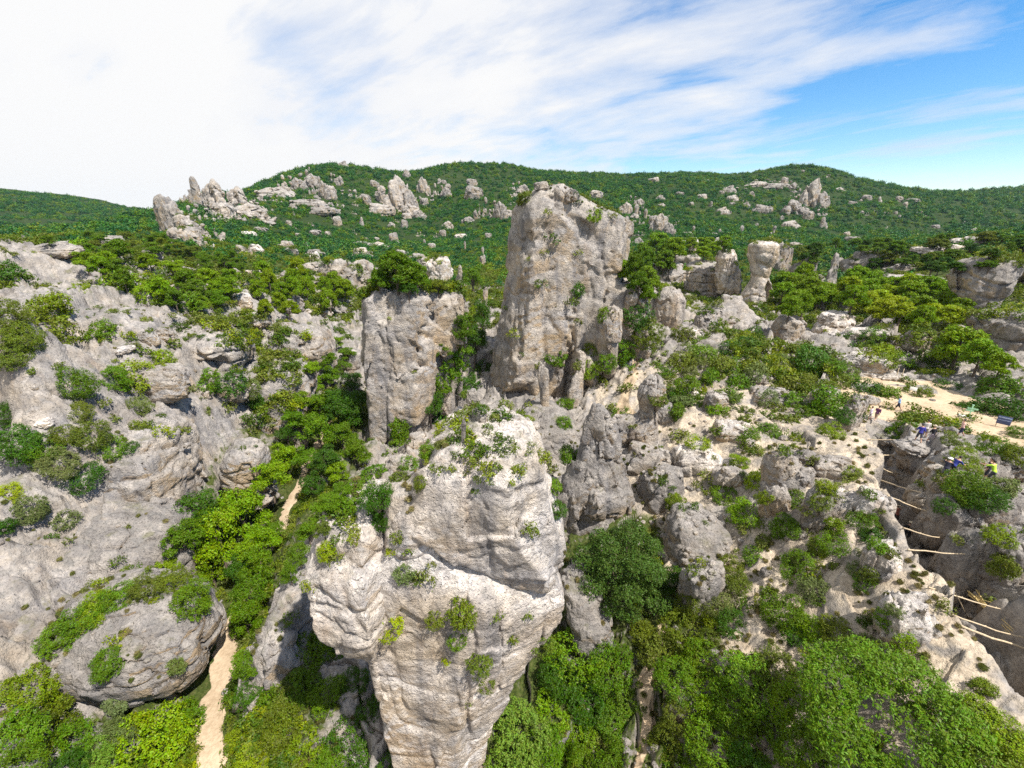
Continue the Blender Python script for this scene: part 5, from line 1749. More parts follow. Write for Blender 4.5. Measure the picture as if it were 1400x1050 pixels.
# ---- plants read off the photograph: shrubs (u, v, width, colour)
BIG = [
    # slope across the valley
    (105, 345, 40, 'bright green'), (168, 382, 42, 'bright green'), (112, 390, 28, 'yellow-green'), (205, 395, 34, 'bright green'), (250, 405, 44, 'mid green'), (8, 365, 34, 'dark green'), (60, 440, 60, 'olive'), (30, 455, 50, 'olive'), (75, 420, 44, 'yellow-green'), (10, 425, 46, 'olive'),
    (143, 451, 32, 'mid green'), (20, 480, 44, 'olive'), (105, 518, 48, 'mid green'), (188, 505, 44, 'yellow-green'), (155, 515, 40, 'mid green'), (224, 485, 26, 'yellow-green'), (290, 515, 40, 'mid green'), (316, 520, 34, 'dark green'), (110, 558, 34, 'olive'), (188, 552, 34, 'grey-green'), (142, 550, 22, 'olive'),
    (8, 560, 36, 'dark green'), (30, 600, 56, 'dark green'), (60, 610, 44, 'mid green'), (125, 588, 44, 'olive'), (150, 605, 40, 'mid green'), (178, 608, 24, 'dark green'), (90, 590, 34, 'olive'), (115, 645, 48, 'dark green'), (80, 625, 48, 'grey-green'), (12, 672, 36, 'lime green'), (40, 690, 40, 'grey-green'), (4, 720, 24, 'dark green'),
    (90, 705, 30, 'grey-green'), (195, 580, 26, 'olive'), (225, 588, 22, 'grey-green'), (282, 560, 24, 'grey-green'), (310, 470, 20, 'grey-green'), (240, 470, 20, 'mid green'), (350, 550, 26, 'dark green'), (340, 525, 30, 'grey-green'), (395, 500, 22, 'grey-green'),
    # strip of bushes above the boulder
    (85, 862, 50, 'mid green'), (115, 840, 50, 'mid green'), (135, 822, 50, 'yellow-green'), (165, 808, 44, 'mid green'), (200, 800, 44, 'olive'), (235, 790, 40, 'olive'), (262, 812, 54, 'mid green'), (150, 898, 46, 'mid green'), (230, 770, 34, 'yellow-green'), (240, 905, 24, 'grey-green'), (160, 955, 28, 'grey-green'),
    # below the boulder
    (40, 935, 70, 'yellow-green'), (60, 985, 70, 'olive'), (20, 1000, 70, 'mid green'), (100, 1005, 60, 'mid green'), (215, 1010, 110, 'bright green'), (250, 980, 60, 'mid green'), (130, 1035, 50, 'pale green'), (160, 990, 50, 'grey-green'), (20, 1045, 60, 'mid green'), (180, 1045, 50, 'mid green'), (75, 955, 40, 'olive'), (90, 1045, 50, 'dark green'),
    # between path and near pinnacle
    (345, 840, 56, 'mid green'), (335, 900, 40, 'mid green'), (340, 945, 40, 'dark green'), (330, 1000, 40, 'yellow-green'), (395, 845, 22, 'yellow-green'), (310, 958, 14, 'mid green'), (430, 890, 60, 'mid green'), (410, 935, 50, 'mid green'), (385, 980, 60, 'olive'), (450, 945, 50, 'mid green'), (350, 1030, 50, 'yellow-green'), (420, 1010, 60, 'yellow-green'), (480, 1000, 70, 'dark green'), (450, 1045, 60, 'mid green'), (520, 1045, 50, 'dark green'), (500, 960, 50, 'dark green'), (470, 890, 36, 'dark green'), (390, 1045, 40, 'olive'), (485, 925, 40, 'dark green'), (375, 945, 36, 'mid green'),
    # on the near pinnacle
    (533, 848, 42, 'lime green'), (632, 828, 48, 'olive'), (625, 870, 30, 'mid green'), (595, 842, 26, 'olive'), (553, 778, 30, 'grey-green'), (542, 732, 22, 'dark green'), (526, 708, 26, 'dark green'), (556, 752, 18, 'olive'), (536, 752, 16, 'mid green'), (655, 900, 34, 'olive'), (665, 930, 26, 'olive'), (740, 872, 36, 'olive'), (450, 748, 26, 'yellow-green'), (462, 735, 20, 'pale green'), (485, 735, 20, 'yellow-green'), (703, 610, 18, 'pale green'), (645, 630, 20, 'olive'), (665, 640, 18, 'pale green'), (640, 600, 14, 'olive'), (610, 605, 16, 'grey-green'), (680, 595, 16, 'olive'), (655, 655, 14, 'pale green'), (625, 622, 14, 'olive'), (710, 640, 14, 'olive'), (568, 790, 18, 'olive'), (590, 770, 16, 'olive'), (425, 800, 18, 'olive'),
    (600, 590, 14, 'pale green'), (665, 590, 12, 'yellow-green'), (690, 620, 14, 'olive'), (660, 612, 14, 'grey-green'), (635, 645, 12, 'pale green'), (700, 660, 12, 'olive'), (615, 640, 14, 'olive'), (650, 670, 12, 'olive'), (585, 630, 12, 'olive'), (670, 660, 10, 'olive'), (640, 960, 14, 'olive'), (680, 840, 20, 'olive'), (700, 870, 20, 'olive'), (720, 840, 16, 'mid green'), (610, 900, 14, 'olive'),
    # between and around the towers
    (545, 580, 32, 'mid green'), (592, 560, 44, 'dark green'), (522, 690, 50, 'dark green'), (560, 630, 26, 'mid green'), (585, 610, 30, 'mid green'), (575, 655, 26, 'olive'), (540, 610, 30, 'mid green'), (600, 640, 22, 'olive'), (620, 490, 50, 'mid green'), (650, 470, 36, 'dark green'), (640, 520, 36, 'dark green'), (605, 520, 30, 'mid green'), (660, 500, 30, 'dark green'), (630, 450, 26, 'mid green'), (655, 430, 26, 'yellow-green'), (510, 640, 34, 'mid green'), (490, 660, 40, 'mid green'), (470, 690, 36, 'mid green'), (545, 650, 26, 'olive'), (655, 560, 20, 'yellow-green'), (675, 570, 16, 'mid green'), (620, 600, 20, 'olive'),
    (755, 325, 22, 'olive'), (790, 392, 24, 'dark green'), (825, 425, 26, 'mid green'), (760, 482, 30, 'mid green'), (812, 288, 24, 'bright green'), (785, 272, 20, 'mid green'), (718, 272, 24, 'olive'), (748, 290, 14, 'mid green'), (838, 295, 14, 'olive'), (745, 345, 12, 'olive'), (790, 345, 12, 'olive'), (735, 500, 12, 'olive'), (790, 440, 12, 'olive'),
    (850, 470, 36, 'mid green'), (865, 490, 34, 'mid green'), (830, 490, 30, 'mid green'), (810, 475, 28, 'olive'), (775, 550, 24, 'mid green'), (805, 500, 26, 'bright green'), (820, 520, 22, 'mid green'), (870, 425, 40, 'dark green'), (885, 450, 40, 'olive'), (900, 475, 36, 'olive'), (770, 575, 24, 'mid green'), (850, 560, 26, 'mid green'), (860, 530, 22, 'mid green'), (790, 500, 16, 'olive'), (835, 555, 18, 'yellow-green'),
    (780, 620, 30, 'mid green'), (755, 660, 26, 'mid green'), (760, 690, 30, 'dark green'), (750, 640, 20, 'mid green'),
    # hillside above the evergreen oak
    (953, 600, 34, 'lime green'), (925, 595, 22, 'dark green'), (1133, 588, 38, 'yellow-green'), (980, 556, 26, 'bright green'), (1017, 698, 48, 'bright green'), (990, 672, 34, 'mid green'), (1035, 656, 32, 'lime green'), (1045, 735, 26, 'olive'), (920, 680, 28, 'yellow-green'), (905, 655, 18, 'mid green'), (1020, 608, 20, 'grey-green'), (1075, 718, 38, 'mid green'), (1140, 738, 40, 'mid green'), (1095, 770, 50, 'mid green'), (1110, 800, 40, 'grey-green'), (1000, 770, 34, 'olive'), (1010, 800, 40, 'olive'), (1030, 755, 30, 'mid green'), (890, 770, 24, 'mid green'), (915, 790, 44, 'dark green'), (960, 770, 16, 'olive'), (970, 650, 22, 'olive'),
    (1070, 830, 56, 'mid green'), (1110, 855, 44, 'bright green'), (1090, 860, 40, 'dark green'), (1145, 860, 46, 'olive'), (1185, 885, 50, 'grey-green'), (1180, 710, 40, 'mid green'), (1195, 730, 36, 'dark green'), (1200, 745, 24, 'mid green'), (1215, 840, 30, 'mid green'), (1235, 870, 30, 'bright green'), (1185, 790, 30, 'mid green'), (1255, 905, 36, 'olive'), (1225, 830, 24, 'grey-green'), (1190, 780, 26, 'olive'), (1330, 960, 50, 'olive'), (1360, 990, 80, 'yellow-green'), (1345, 1030, 70, 'olive'), (1390, 1020, 60, 'olive'), (1290, 830, 20, 'olive'), (1340, 935, 26, 'olive'),
    (900, 540, 26, 'olive'), (930, 490, 40, 'olive'), (960, 480, 40, 'mid green'), (940, 520, 34, 'mid green'), (985, 500, 34, 'olive'), (1010, 520, 30, 'mid green'), (1035, 505, 30, 'grey-green'), (1000, 475, 34, 'dark green'), (1060, 520, 30, 'olive'), (1085, 545, 36, 'mid green'), (1110, 490, 44, 'dark green'), (1075, 490, 26, 'grey-green'), (1130, 545, 40, 'mid green'), (1145, 520, 30, 'olive'), (1050, 540, 26, 'grey-green'), (960, 545, 28, 'mid green'), (920, 560, 24, 'mid green'), (1020, 560, 24, 'olive'), (1050, 585, 24, 'grey-green'), (980, 590, 20, 'olive'), (1155, 565, 26, 'dark green'), (935, 455, 30, 'olive'), (970, 515, 24, 'mid green'), (910, 510, 24, 'mid green'), (1075, 570, 22, 'mid green'), (1000, 540, 24, 'grey-green'), (925, 535, 22, 'olive'), (1140, 490, 26, 'olive'), (1165, 500, 24, 'olive'), (1085, 595, 20, 'olive'),
    # clearing
    (1208, 530, 40, 'mid green'), (1186, 527, 30, 'dark green'), (1255, 530, 36, 'olive'), (1295, 523, 28, 'dark green'), (1232, 583, 36, 'mid green'), (1306, 602, 36, 'olive'), (1318, 625, 40, 'yellow-green'), (1360, 612, 50, 'mid green'), (1392, 618, 40, 'olive'), (1320, 660, 50, 'mid green'), (1345, 675, 50, 'dark green'), (1295, 650, 30, 'olive'), (1290, 688, 24, 'dark green'), (1366, 660, 36, 'grey-green'), (1330, 548, 44, 'dark green'), (1355, 550, 50, 'dark green'), (1385, 560, 44, 'dark green'), (1390, 535, 50, 'mid green'), (1360, 525, 40, 'mid green'), (1178, 566, 16, 'grey-green'), (1215, 556, 14, 'olive'), (1366, 730, 34, 'yellow-green'), (1310, 738, 16, 'olive'), (1375, 765, 34, 'olive'), (1240, 520, 18, 'olive'), (1395, 590, 30, 'mid green'), (1325, 570, 20, 'dark green'), (1160, 545, 22, 'olive'), (1260, 660, 16, 'olive'),
    # gully below the evergreen oak
    (705, 985, 80, 'pale green'), (700, 1035, 80, 'pale green'), (755, 960, 60, 'bright green'), (745, 1010, 60, 'mid green'), (790, 1000, 60, 'bright green'), (785, 895, 80, 'mid green'), (830, 900, 70, 'mid green'), (860, 960, 50, 'mid green'), (840, 980, 50, 'mid green'), (800, 950, 60, 'dark green'), (790, 1040, 60, 'mid green'), (840, 1035, 50, 'mid green'), (760, 920, 60, 'dark green'), (900, 880, 60, 'olive'), (930, 860, 60, 'olive'), (960, 890, 60, 'mid green'), (975, 850, 40, 'yellow-green'), (925, 920, 60, 'mid green'), (965, 940, 70, 'bright green'), (930, 970, 50, 'olive'), (1015, 920, 70, 'pale green'), (1000, 960, 70, 'mid green'), (980, 1010, 80, 'mid green'), (1040, 1000, 80, 'mid green'), (1060, 910, 60, 'olive'), (1095, 950, 80, 'bright green'), (1100, 1010, 80, 'mid green'), (910, 1010, 50, 'olive'), (905, 1040, 50, 'mid green'), (950, 1040, 60, 'mid green'), (1030, 1045, 60, 'dark green'), (880, 860, 40, 'olive'), (970, 870, 36, 'olive'), (945, 820, 40, 'olive'), (985, 825, 44, 'grey-green'), (1000, 845, 40, 'dark green'),
]
for (u, v, w, c) in BIG:
    put_shrub(u, v, w * 1.12, c)

# the big pale bush at the edge of the frame: its own lobes
hit = cast(1205, 1010)
V, Q = crown(rand_lobes(12, 0.85, 0.95, 0.36, 0.75), 70000, .0125, 1.6, .4, .8, .12)
me = raw_mesh('shrub', V, Q, False)
me.materials.append(M_LEAF)
o = put_shrub(1205, 985, 215, 'pale green', 0.68, hit, 'very large domed light green bush filling the slope below the open cleft end', me)
o.color = (0.098, 0.172, 0.02, 1)
o.location.z += 1.1

# the big evergreen oak
hit = cast(842, 822)
p = hit[0]
oak = thing('oak_tree', 'big dense round evergreen oak standing right beside the pale pinnacle', 'oak tree', (p.x, p.y - 0.6, p.z))
mb = MB()
mb.tube([(0, 0, -1), (.1, 0, .8), (0, .2, 2.2)], [.32, .26, .2], 9, False)
lobes = [(0, 0, 3.6, 2.2, 2.2, 2.0)]
for i in range(26):
    a = i * 2.39996
    z = 1.2 + 5.2 * ((i + .5) / 26)
    q = 3.05 * math.sqrt(max(.04, 1 - ((z - 3.3) / 3.5) ** 2)) * random.uniform(.72, .95)
    e = np.array([q * math.cos(a), q * math.sin(a), z])
    mb.tube([(0, .1, 1.6), e * [.5, .5, .8] + [0, 0, .3], e * .95], [.12, .07, .03], 6, False)
    rr = random.uniform(.75, 1.15)
    lobes.append((*e, rr, rr, rr * .85))
link('trunk', mb.mesh('trunk'), M_BARK, oak)
V, Q = crown(lobes, 60000, .062, 1.05, .35, .7, .08)
o = link('crown', raw_mesh('crown', V, Q, False), M_LEAF, oak)
o.color = (0.058, 0.102, 0.02, 1)

# ---- trees: (foot u, foot v, crown width, height, kind, colour)
TREE_LIST = [
    (440, 715, 34, 30, 'broad', 'mid green'), (425, 745, 36, 32, 'broad', 'mid green'), (412, 775, 36, 32, 'oak', 'mid green'), (455, 700, 34, 28, 'oak', 'mid green'), (400, 800, 30, 28, 'broad', 'mid green'), (445, 740, 28, 24, 'broad', 'olive'), (470, 690, 36, 28, 'broad', 'mid green'),
    (340, 868, 50, 46, 'broad', 'mid green'), (352, 835, 54, 50, 'oak', 'mid green'), (362, 800, 50, 48, 'broad', 'mid green'), (368, 765, 46, 46, 'broad', 'bright green'), (378, 742, 34, 30, 'oak', 'mid green'), (335, 805, 40, 44, 'oak', 'dark green'),
    (1300, 506, 62, 56, 'pine', 'bright green'), (1330, 515, 50, 48, 'pine', 'bright green'), (1360, 520, 36, 36, 'pine', 'bright green'),
    (545, 402, 62, 54, 'pine', 'mid green'), (572, 404, 40, 42, 'pine', 'mid green'), (520, 402, 30, 30, 'pine', 'mid green'), (600, 406, 30, 26, 'broad', 'olive'), (647, 400, 34, 36, 'oak', 'mid green'), (560, 410, 34, 26, 'oak', 'dark green'),
    (340, 745, 70, 80, 'broad', 'bright green'), (310, 775, 76, 80, 'broad', 'bright green'), (285, 735, 70, 60, 'oak', 'dark green'), (345, 790, 50, 50, 'broad', 'bright green'), (375, 680, 56, 50, 'broad', 'bright green'), (390, 655, 46, 44, 'broad', 'bright green'), (265, 765, 60, 50, 'broad', 'mid green'), (350, 700, 50, 50, 'broad', 'mid green'), (330, 720, 40, 40, 'oak', 'dark green'), (295, 800, 56, 50, 'broad', 'bright green'),
    (410, 600, 40, 40, 'broad', 'mid green'), (440, 620, 50, 50, 'broad', 'mid green'), (425, 650, 44, 40, 'oak', 'mid green'), (470, 620, 46, 42, 'broad', 'mid green'), (450, 650, 46, 40, 'oak', 'dark green'), (480, 600, 50, 50, 'broad', 'dark green'), (490, 640, 40, 36, 'broad', 'mid green'), (430, 680, 40, 34, 'oak', 'dark green'), (465, 660, 40, 30, 'broad', 'bright green'),
    (440, 575, 44, 40, 'broad', 'mid green'), (415, 570, 36, 34, 'broad', 'bright green'), (465, 570, 44, 40, 'oak', 'dark green'), (490, 570, 36, 40, 'oak', 'dark green'), (430, 545, 34, 30, 'broad', 'bright green'), (455, 535, 36, 30, 'broad', 'mid green'), (485, 540, 34, 34, 'oak', 'dark green'), (430, 520, 28, 26, 'broad', 'bright green'), (450, 510, 30, 26, 'broad', 'mid green'), (470, 515, 28, 24, 'oak', 'mid green'), (395, 610, 30, 30, 'oak', 'dark green'), (460, 480, 26, 22, 'broad', 'bright green'), (475, 495, 26, 22, 'broad', 'mid green'), (445, 590, 30, 26, 'oak', 'dark green'), (400, 640, 30, 30, 'broad', 'bright green'),
    (620, 505, 50, 44, 'broad', 'mid green'), (650, 500, 40, 60, 'oak', 'dark green'), (635, 470, 34, 40, 'broad', 'mid green'), (590, 585, 44, 50, 'oak', 'dark green'), (605, 500, 36, 36, 'broad', 'mid green'), (660, 460, 30, 50, 'oak', 'dark green'),
    (520, 715, 52, 54, 'oak', 'dark green'),
]
for a in TREE_LIST:
    put_tree(a[0], a[1], a[2], a[3], a[4], a[5])


def in_poly(u, v, P):
    c = False
    j = len(P) - 1
    for i in range(len(P)):
        if (P[i][1] > v) != (P[j][1] > v) and u < (P[j][0] - P[i][0]) * (v - P[i][1]) / (P[j][1] - P[i][1]) + P[i][0]:
            c = not c
        j = i
    return c


def scatter(P, n, fn, gap, tries=40):
    us, vs = [q[0] for q in P], [q[1] for q in P]
    done = []
    for _ in range(n * tries):
        if len(done) >= n:
            break
        u, v = random.uniform(min(us), max(us)), random.uniform(min(vs), max(vs))
        if not in_poly(u, v, P) or any((u - a) ** 2 + ((v - b) * 1.6) ** 2 < gap * gap for a, b in done):
            continue
        hit = cast(u, v)
        if not hit or hit[1].z < 0.25:
            continue
        fn(u, v, hit)
        done.append((u, v))


# pines in the middle distance, as the photograph groups them
scatter([(1140, 408), (1180, 398), (1240, 396), (1325, 438), (1300, 454), (1230, 454), (1160, 438)], 24, lambda u, v, h: put_tree(u, v, random.uniform(30, 44), random.uniform(26, 36), 'pine', random.choice(('bright green', 'lime green', 'bright green')), h), 17)
scatter([(850, 385), (890, 345), (930, 352), (905, 400), (900, 430), (865, 410)], 12, lambda u, v, h: put_tree(u, v, random.uniform(24, 36), random.uniform(24, 34), 'pine', random.choice(('bright green', 'mid green')), h), 14)
scatter([(1062, 398), (1095, 396), (1125, 415), (1110, 445), (1066, 445)], 10, lambda u, v, h: put_tree(u, v, random.uniform(28, 38), random.uniform(26, 36), 'pine', 'bright green', h), 18)
scatter([(940, 345), (990, 335), (1000, 345), (960, 362)], 6, lambda u, v, h: put_tree(u, v, random.uniform(18, 26), random.uniform(16, 22), 'pine', random.choice(('bright green', 'yellow-green')), h), 10)
scatter([(340, 395), (420, 385), (470, 390), (480, 420), (440, 440), (360, 440), (340, 420)], 16, lambda u, v, h: put_tree(u, v, random.uniform(20, 30), random.uniform(24, 34), 'pine', random.choice(('bright green', 'bright green', 'yellow-green')), h), 15)
scatter([(90, 360), (150, 350), (260, 390), (330, 400), (320, 440), (240, 430), (150, 395)], 20, lambda u, v, h: put_tree(u, v, random.uniform(26, 40), random.uniform(24, 34), random.choice(('pine', 'broad')), random.choice(('bright green', 'mid green')), h), 17)
scatter([(1060, 345), (1400, 330), (1400, 372), (1280, 382), (1180, 372), (1100, 368)], 44, lambda u, v, h: put_tree(u, v, random.uniform(14, 26), random.uniform(12, 20), random.choice(('pine', 'broad')), random.choice(('mid green', 'olive', 'mid green', 'dark green')), h), 10)
scatter([(20, 335), (220, 325), (330, 360), (330, 385), (150, 350)], 34, lambda u, v, h: put_tree(u, v, random.uniform(14, 24), random.uniform(12, 18), 'broad', random.choice(('mid green', 'olive', 'mid green')), h), 9)
scatter([(862, 465), (1000, 455), (1165, 492), (1175, 555), (1040, 600), (900, 545)], 46, lambda u, v, h: put_shrub(u, v, random.uniform(20, 36), random.choice(('mid green', 'olive', 'grey-green', 'dark green', 'mid green')), None, h), 15)
scatter([(960, 600), (1170, 590), (1230, 760), (1100, 800), (990, 720)], 26, lambda u, v, h: put_shrub(u, v, random.uniform(18, 32), random.choice(('mid green', 'olive', 'grey-green', 'yellow-green')), None, h), 20)
scatter([(1160, 455), (1290, 455), (1300, 490), (1240, 500), (1180, 490)], 14, lambda u, v, h: put_shrub(u, v, random.uniform(22, 40), random.choice(('mid green', 'yellow-green', 'dark green')), None, h), 18)
scatter([(1310, 440), (1400, 400), (1400, 440), (1340, 450)], 6, lambda u, v, h: put_shrub(u, v, random.uniform(16, 30), random.choice(('mid green', 'dark green')), None, h), 14)
# past about 300 shrubs in view the smallest ones read as one cover
_sh = [q for q in PLANTS if q[3] == 'shrub']
_sh.sort(key=lambda q: -q[5] / to_px(q[0].location)[2])
SMALL = []
for q in _sh[290:]:
    SMALL.append((tuple(q[0].location), q[5] * 1.15))
    PLANTS.remove(q)
    bpy.data.objects.remove(q[0])
print('PLANTS', len(PLANTS), {k: sum(1 for q in PLANTS if q[3] == k) for k in set(q[3] for q in PLANTS)})

# ---- uncountable cover: scrub on the mountain, low scrub and grass nearby, loose stones
def cover(name, pts, scales, protos, colours, label):
    """points -> instanced clumps, one object"""
    src = bpy.data.collections.new(name + '_clumps')
    for me in protos:
        src.objects.link(bpy.data.objects.new(name + '_clump', me))
    me = bpy.data.meshes.new(name)
    me.vertices.add(len(pts))
    me.vertices.foreach_set('co', np.asarray(pts, np.float32).ravel())
    for nme, dat in (('size', scales), ('turn', rng.uniform(0, 6.28, len(pts))), ('pick', rng.integers(0, len(protos), len(pts)))):
        at = me.attributes.new(nme, 'INT' if nme == 'pick' else 'FLOAT', 'POINT')
        at.data.foreach_set('value', np.asarray(dat, np.int32 if nme == 'pick' else np.float32))
    o = link(name, me)
    tag(o, label, None, None, 'stuff')
    ng = bpy.data.node_groups.new(name, 'GeometryNodeTree')
    ng.interface.new_socket('Geometry', in_out='INPUT', socket_type='NodeSocketGeometry')
    ng.interface.new_socket('Geometry', in_out='OUTPUT', socket_type='NodeSocketGeometry')
    N = ng.nodes
    gi, go = N.new('NodeGroupInput'), N.new('NodeGroupOutput')
    ci = N.new('GeometryNodeCollectionInfo')
    ci.inputs['Collection'].default_value = src
    ci.inputs['Separate Children'].default_value = True
    ip = N.new('GeometryNodeInstanceOnPoints')
    ip.inputs['Pick Instance'].default_value = True

    def attr(nm, ty):
        a = N.new('GeometryNodeInputNamedAttribute')
        a.data_type = ty
        a.inputs['Name'].default_value = nm
        return a.outputs['Attribute']
    cx_ = N.new('ShaderNodeCombineXYZ')
    ng.links.new(attr('turn', 'FLOAT'), cx_.inputs[2])
    ng.links.new(gi.outputs[0], ip.inputs['Points'])
    ng.links.new(ci.outputs[0], ip.inputs['Instance'])
    ng.links.new(attr('pick', 'INT'), ip.inputs['Instance Index'])
    ng.links.new(cx_.outputs[0], ip.inputs['Rotation'])
    ng.links.new(attr('size', 'FLOAT'), ip.inputs['Scale'])
    ng.links.new(ip.outputs[0], go.inputs[0])
    md = o.modifiers.new('cover', 'NODES')
    md.node_group = ng
    return o


def polar_points(n, r0, r1, pw=1.0, half=56):
    u = rng.random(n)
    r = np.exp(np.log(r0) + (np.log(r1) - np.log(r0)) * u) if pw == 0 else (r0 ** pw + (r1 ** pw - r0 ** pw) * u) ** (1 / pw)
    th = RAD(half) * (2 * rng.random(n) - 1)
    return r * np.sin(th), r * np.cos(th)


def simple_clump(n, size, holes=.1, h=.8, asp=1.0, nl=5):
    V, Q = crown(rand_lobes(nl, .75, h, .45, .8), n, size, asp, .35, .7, holes)
    return raw_mesh('clump', V, Q, False)


M_FOREST = make_leaf_mat('mountain_scrub', [(0.0, (0.018, 0.066, 0.022)), (0.35, (0.028, 0.10, 0.026)), (0.6, (0.046, 0.128, 0.022)), (0.85, (0.085, 0.165, 0.02)), (1.0, (0.14, 0.19, 0.025))], .3, .2)
M_SCRUB = make_leaf_mat('low_scrub', [(0.0, (0.055, 0.10, 0.014)), (0.4, (0.10, 0.14, 0.018)), (0.7, (0.13, 0.15, 0.04)), (1.0, (0.19, 0.24, 0.018))], .35, .25)
M_DRY = make_leaf_mat('dry_grass', [(0.0, (0.10, 0.12, 0.035)), (0.5, (0.17, 0.165, 0.065)), (1.0, (0.27, 0.235, 0.12))], .35, .25)

scrub_protos = [simple_clump(520, .11, .25, h, a_) for h, a_ in ((.7, 1), (.9, 1), (.55, 1.8), (.8, 1.3))]
for me in scrub_protos:
    me.materials.append(M_SCRUB)
cover('small_shrubs', [q[0] for q in SMALL], [q[1] for q in SMALL], scrub_protos, None, 'many little shrubs dotted over the ledges and slopes')
tuft_protos = []
for _ in range(3):
    n = 90
    a = rng.uniform(0, 6.28, n)
    C = np.stack([np.cos(a) * .35 * rng.random(n), np.sin(a) * .35 * rng.random(n), rng.uniform(.15, .5, n)], -1)
    Nn = np.stack([np.cos(a), np.sin(a), .3 * rng.normal(size=n)], -1)
    V, Q = leaf_quads(C, Nn, .1, 3.6, np.array([1.0, 0, 0]))
    V[:, 2] = np.abs(V[:, 2])
    me = raw_mesh('tuft', V, Q, False)
    me.materials.append(M_DRY)
    tuft_protos.append(me)


def near_cover(name, n, r0, r1, half, dens_fn, smin_, smax_, protos, label, sink=.15, nzmin=.45, ground_only=False):
    X, Y = polar_points(n, r0, r1, 0, half)
    pp = np.stack([X, Y, 0 * X], -1).astype(np.float32)
    kp = rng.random(n) < dens_fn(pp, X, Y)
    X, Y = X[kp], Y[kp]
    pts, scs = [], []
    for x, y in zip(X, Y):
        h = drop(x, y)
        if not h or h[1].z < nzmin or (ground_only and h[2] != TERRAIN):
            continue
        s_ = random.uniform(smin_, smax_)
        pts.append((x, y, h[0].z - sink * s_))
        scs.append(s_)
    P3 = np.array(pts)
    dA, _ = poly_dist(P3[:, 0], P3[:, 1], PATH_A)
    dB, _ = poly_dist(P3[:, 0], P3[:, 1], PATH_B)
    dB2, _ = poly_dist(P3[:, 0], P3[:, 1], PATH_B2)
    dC, _ = poly_dist(P3[:, 0], P3[:, 1], CLEFT)
    ok = (dA > (0.3 if name == 'loose_stones' else 1.0)) & (dB > 2.4) & (dB2 > 1.4) & (dC > 1.5)
    return cover(name, P3[ok], np.array(scs)[ok], protos, None, label)


sc1 = near_cover('low_scrub', 12000, 14, 190, 60, lambda p, x, y: np.minimum(1, 0.16 + 0.84 * smoothstep(30, 110, np.hypot(x, y)) + 0.4 * smoothstep(-12, -25, x) * smoothstep(28, 45, y)) * smoothstep(-.1, .3, fbm(p / 6, 3, off=12)), .22, .62, scrub_protos, 'low patchy scrub growing over the rocky slopes')
sc5 = near_cover('path_side_scrub', 14000, 14, 75, 62, lambda p, x, y: 0.9 * (1 - smoothstep(3.0, 6.0, poly_dist(x, y, PATH_A)[0])), .3, .75, scrub_protos, 'low green scrub crowding both sides of the valley footpath', ground_only=True)
sc3 = near_cover('middle_scrub', 12000, 55, 210, 52, lambda p, x, y: smoothstep(-.12, .25, fbm(p / 12, 3, off=16)), .5, 1.35, scrub_protos, 'loose scrub between the rocks in front of the mountain')
sc4 = near_cover('foothill_scrub', 15000, 100, 320, 52, lambda p, x, y: 0.15 + 0.85 * smoothstep(-.2, .2, fbm(p / 22, 3, off=26)), .7, 1.7, scrub_protos, 'olive and green scrub at the foot of the mountain')
sc2 = near_cover('dry_grass', 8000, 13, 80, 62, lambda p, x, y: smoothstep(-.05, .35, fbm(p / 4, 3, off=44)), .18, .5, tuft_protos, 'dry grass tufts scattered over ledges and slopes', .05, .5)

stone_protos = []
for kx in ('block', 'slab', 'dome'):
    me = PROTO[kx].copy()
    me.materials.clear()
    me.materials.append(M_ROCK)
    stone_protos.append(me)
st1 = near_cover('loose_stones', 5000, 14, 70, 62, lambda p, x, y: smoothstep(-.1, .3, fbm(p / 5, 3, off=70)) * np.where(x > 4, 1.0, .4), .05, .26, stone_protos, 'loose pale stones lying on the slopes', .05, .4)

forest_protos = [simple_clump(420, .16, .1, h) for h in (.9, 1.2, .8, 1.0)]
for me in forest_protos:
    me.materials.append(M_FOREST)
X, Y = polar_points(60000, 120, 1150, 0.9, 52)
Z, pth, _ = terrain_z(X, Y)
r = np.hypot(X, Y)
pp = np.stack([X, Y, 0 * X], -1).astype(np.float32)
dens = 0.35 + 0.65 * smoothstep(-0.5, -0.1, fbm(pp / 30, 3, off=3))
dens *= smoothstep(125, 270, r + 60 * fbm(pp / 45, 2, off=9))
kp = rng.random(len(X)) < dens
X, Y, Z, r = X[kp], Y[kp], Z[kp], r[kp]
sc_ = (0.7 + 1.5 * rng.random(len(X)) ** 2) * (1 + r / 900) * (1 + 0.35 * fbm(np.stack([X, Y, 0 * X], -1) / 40, 2, off=77))
cover('mountain_scrub', np.stack([X, Y, Z - .3 * sc_], -1), sc_, forest_protos, None, 'dense dark green scrub covering the mountain and its foot')


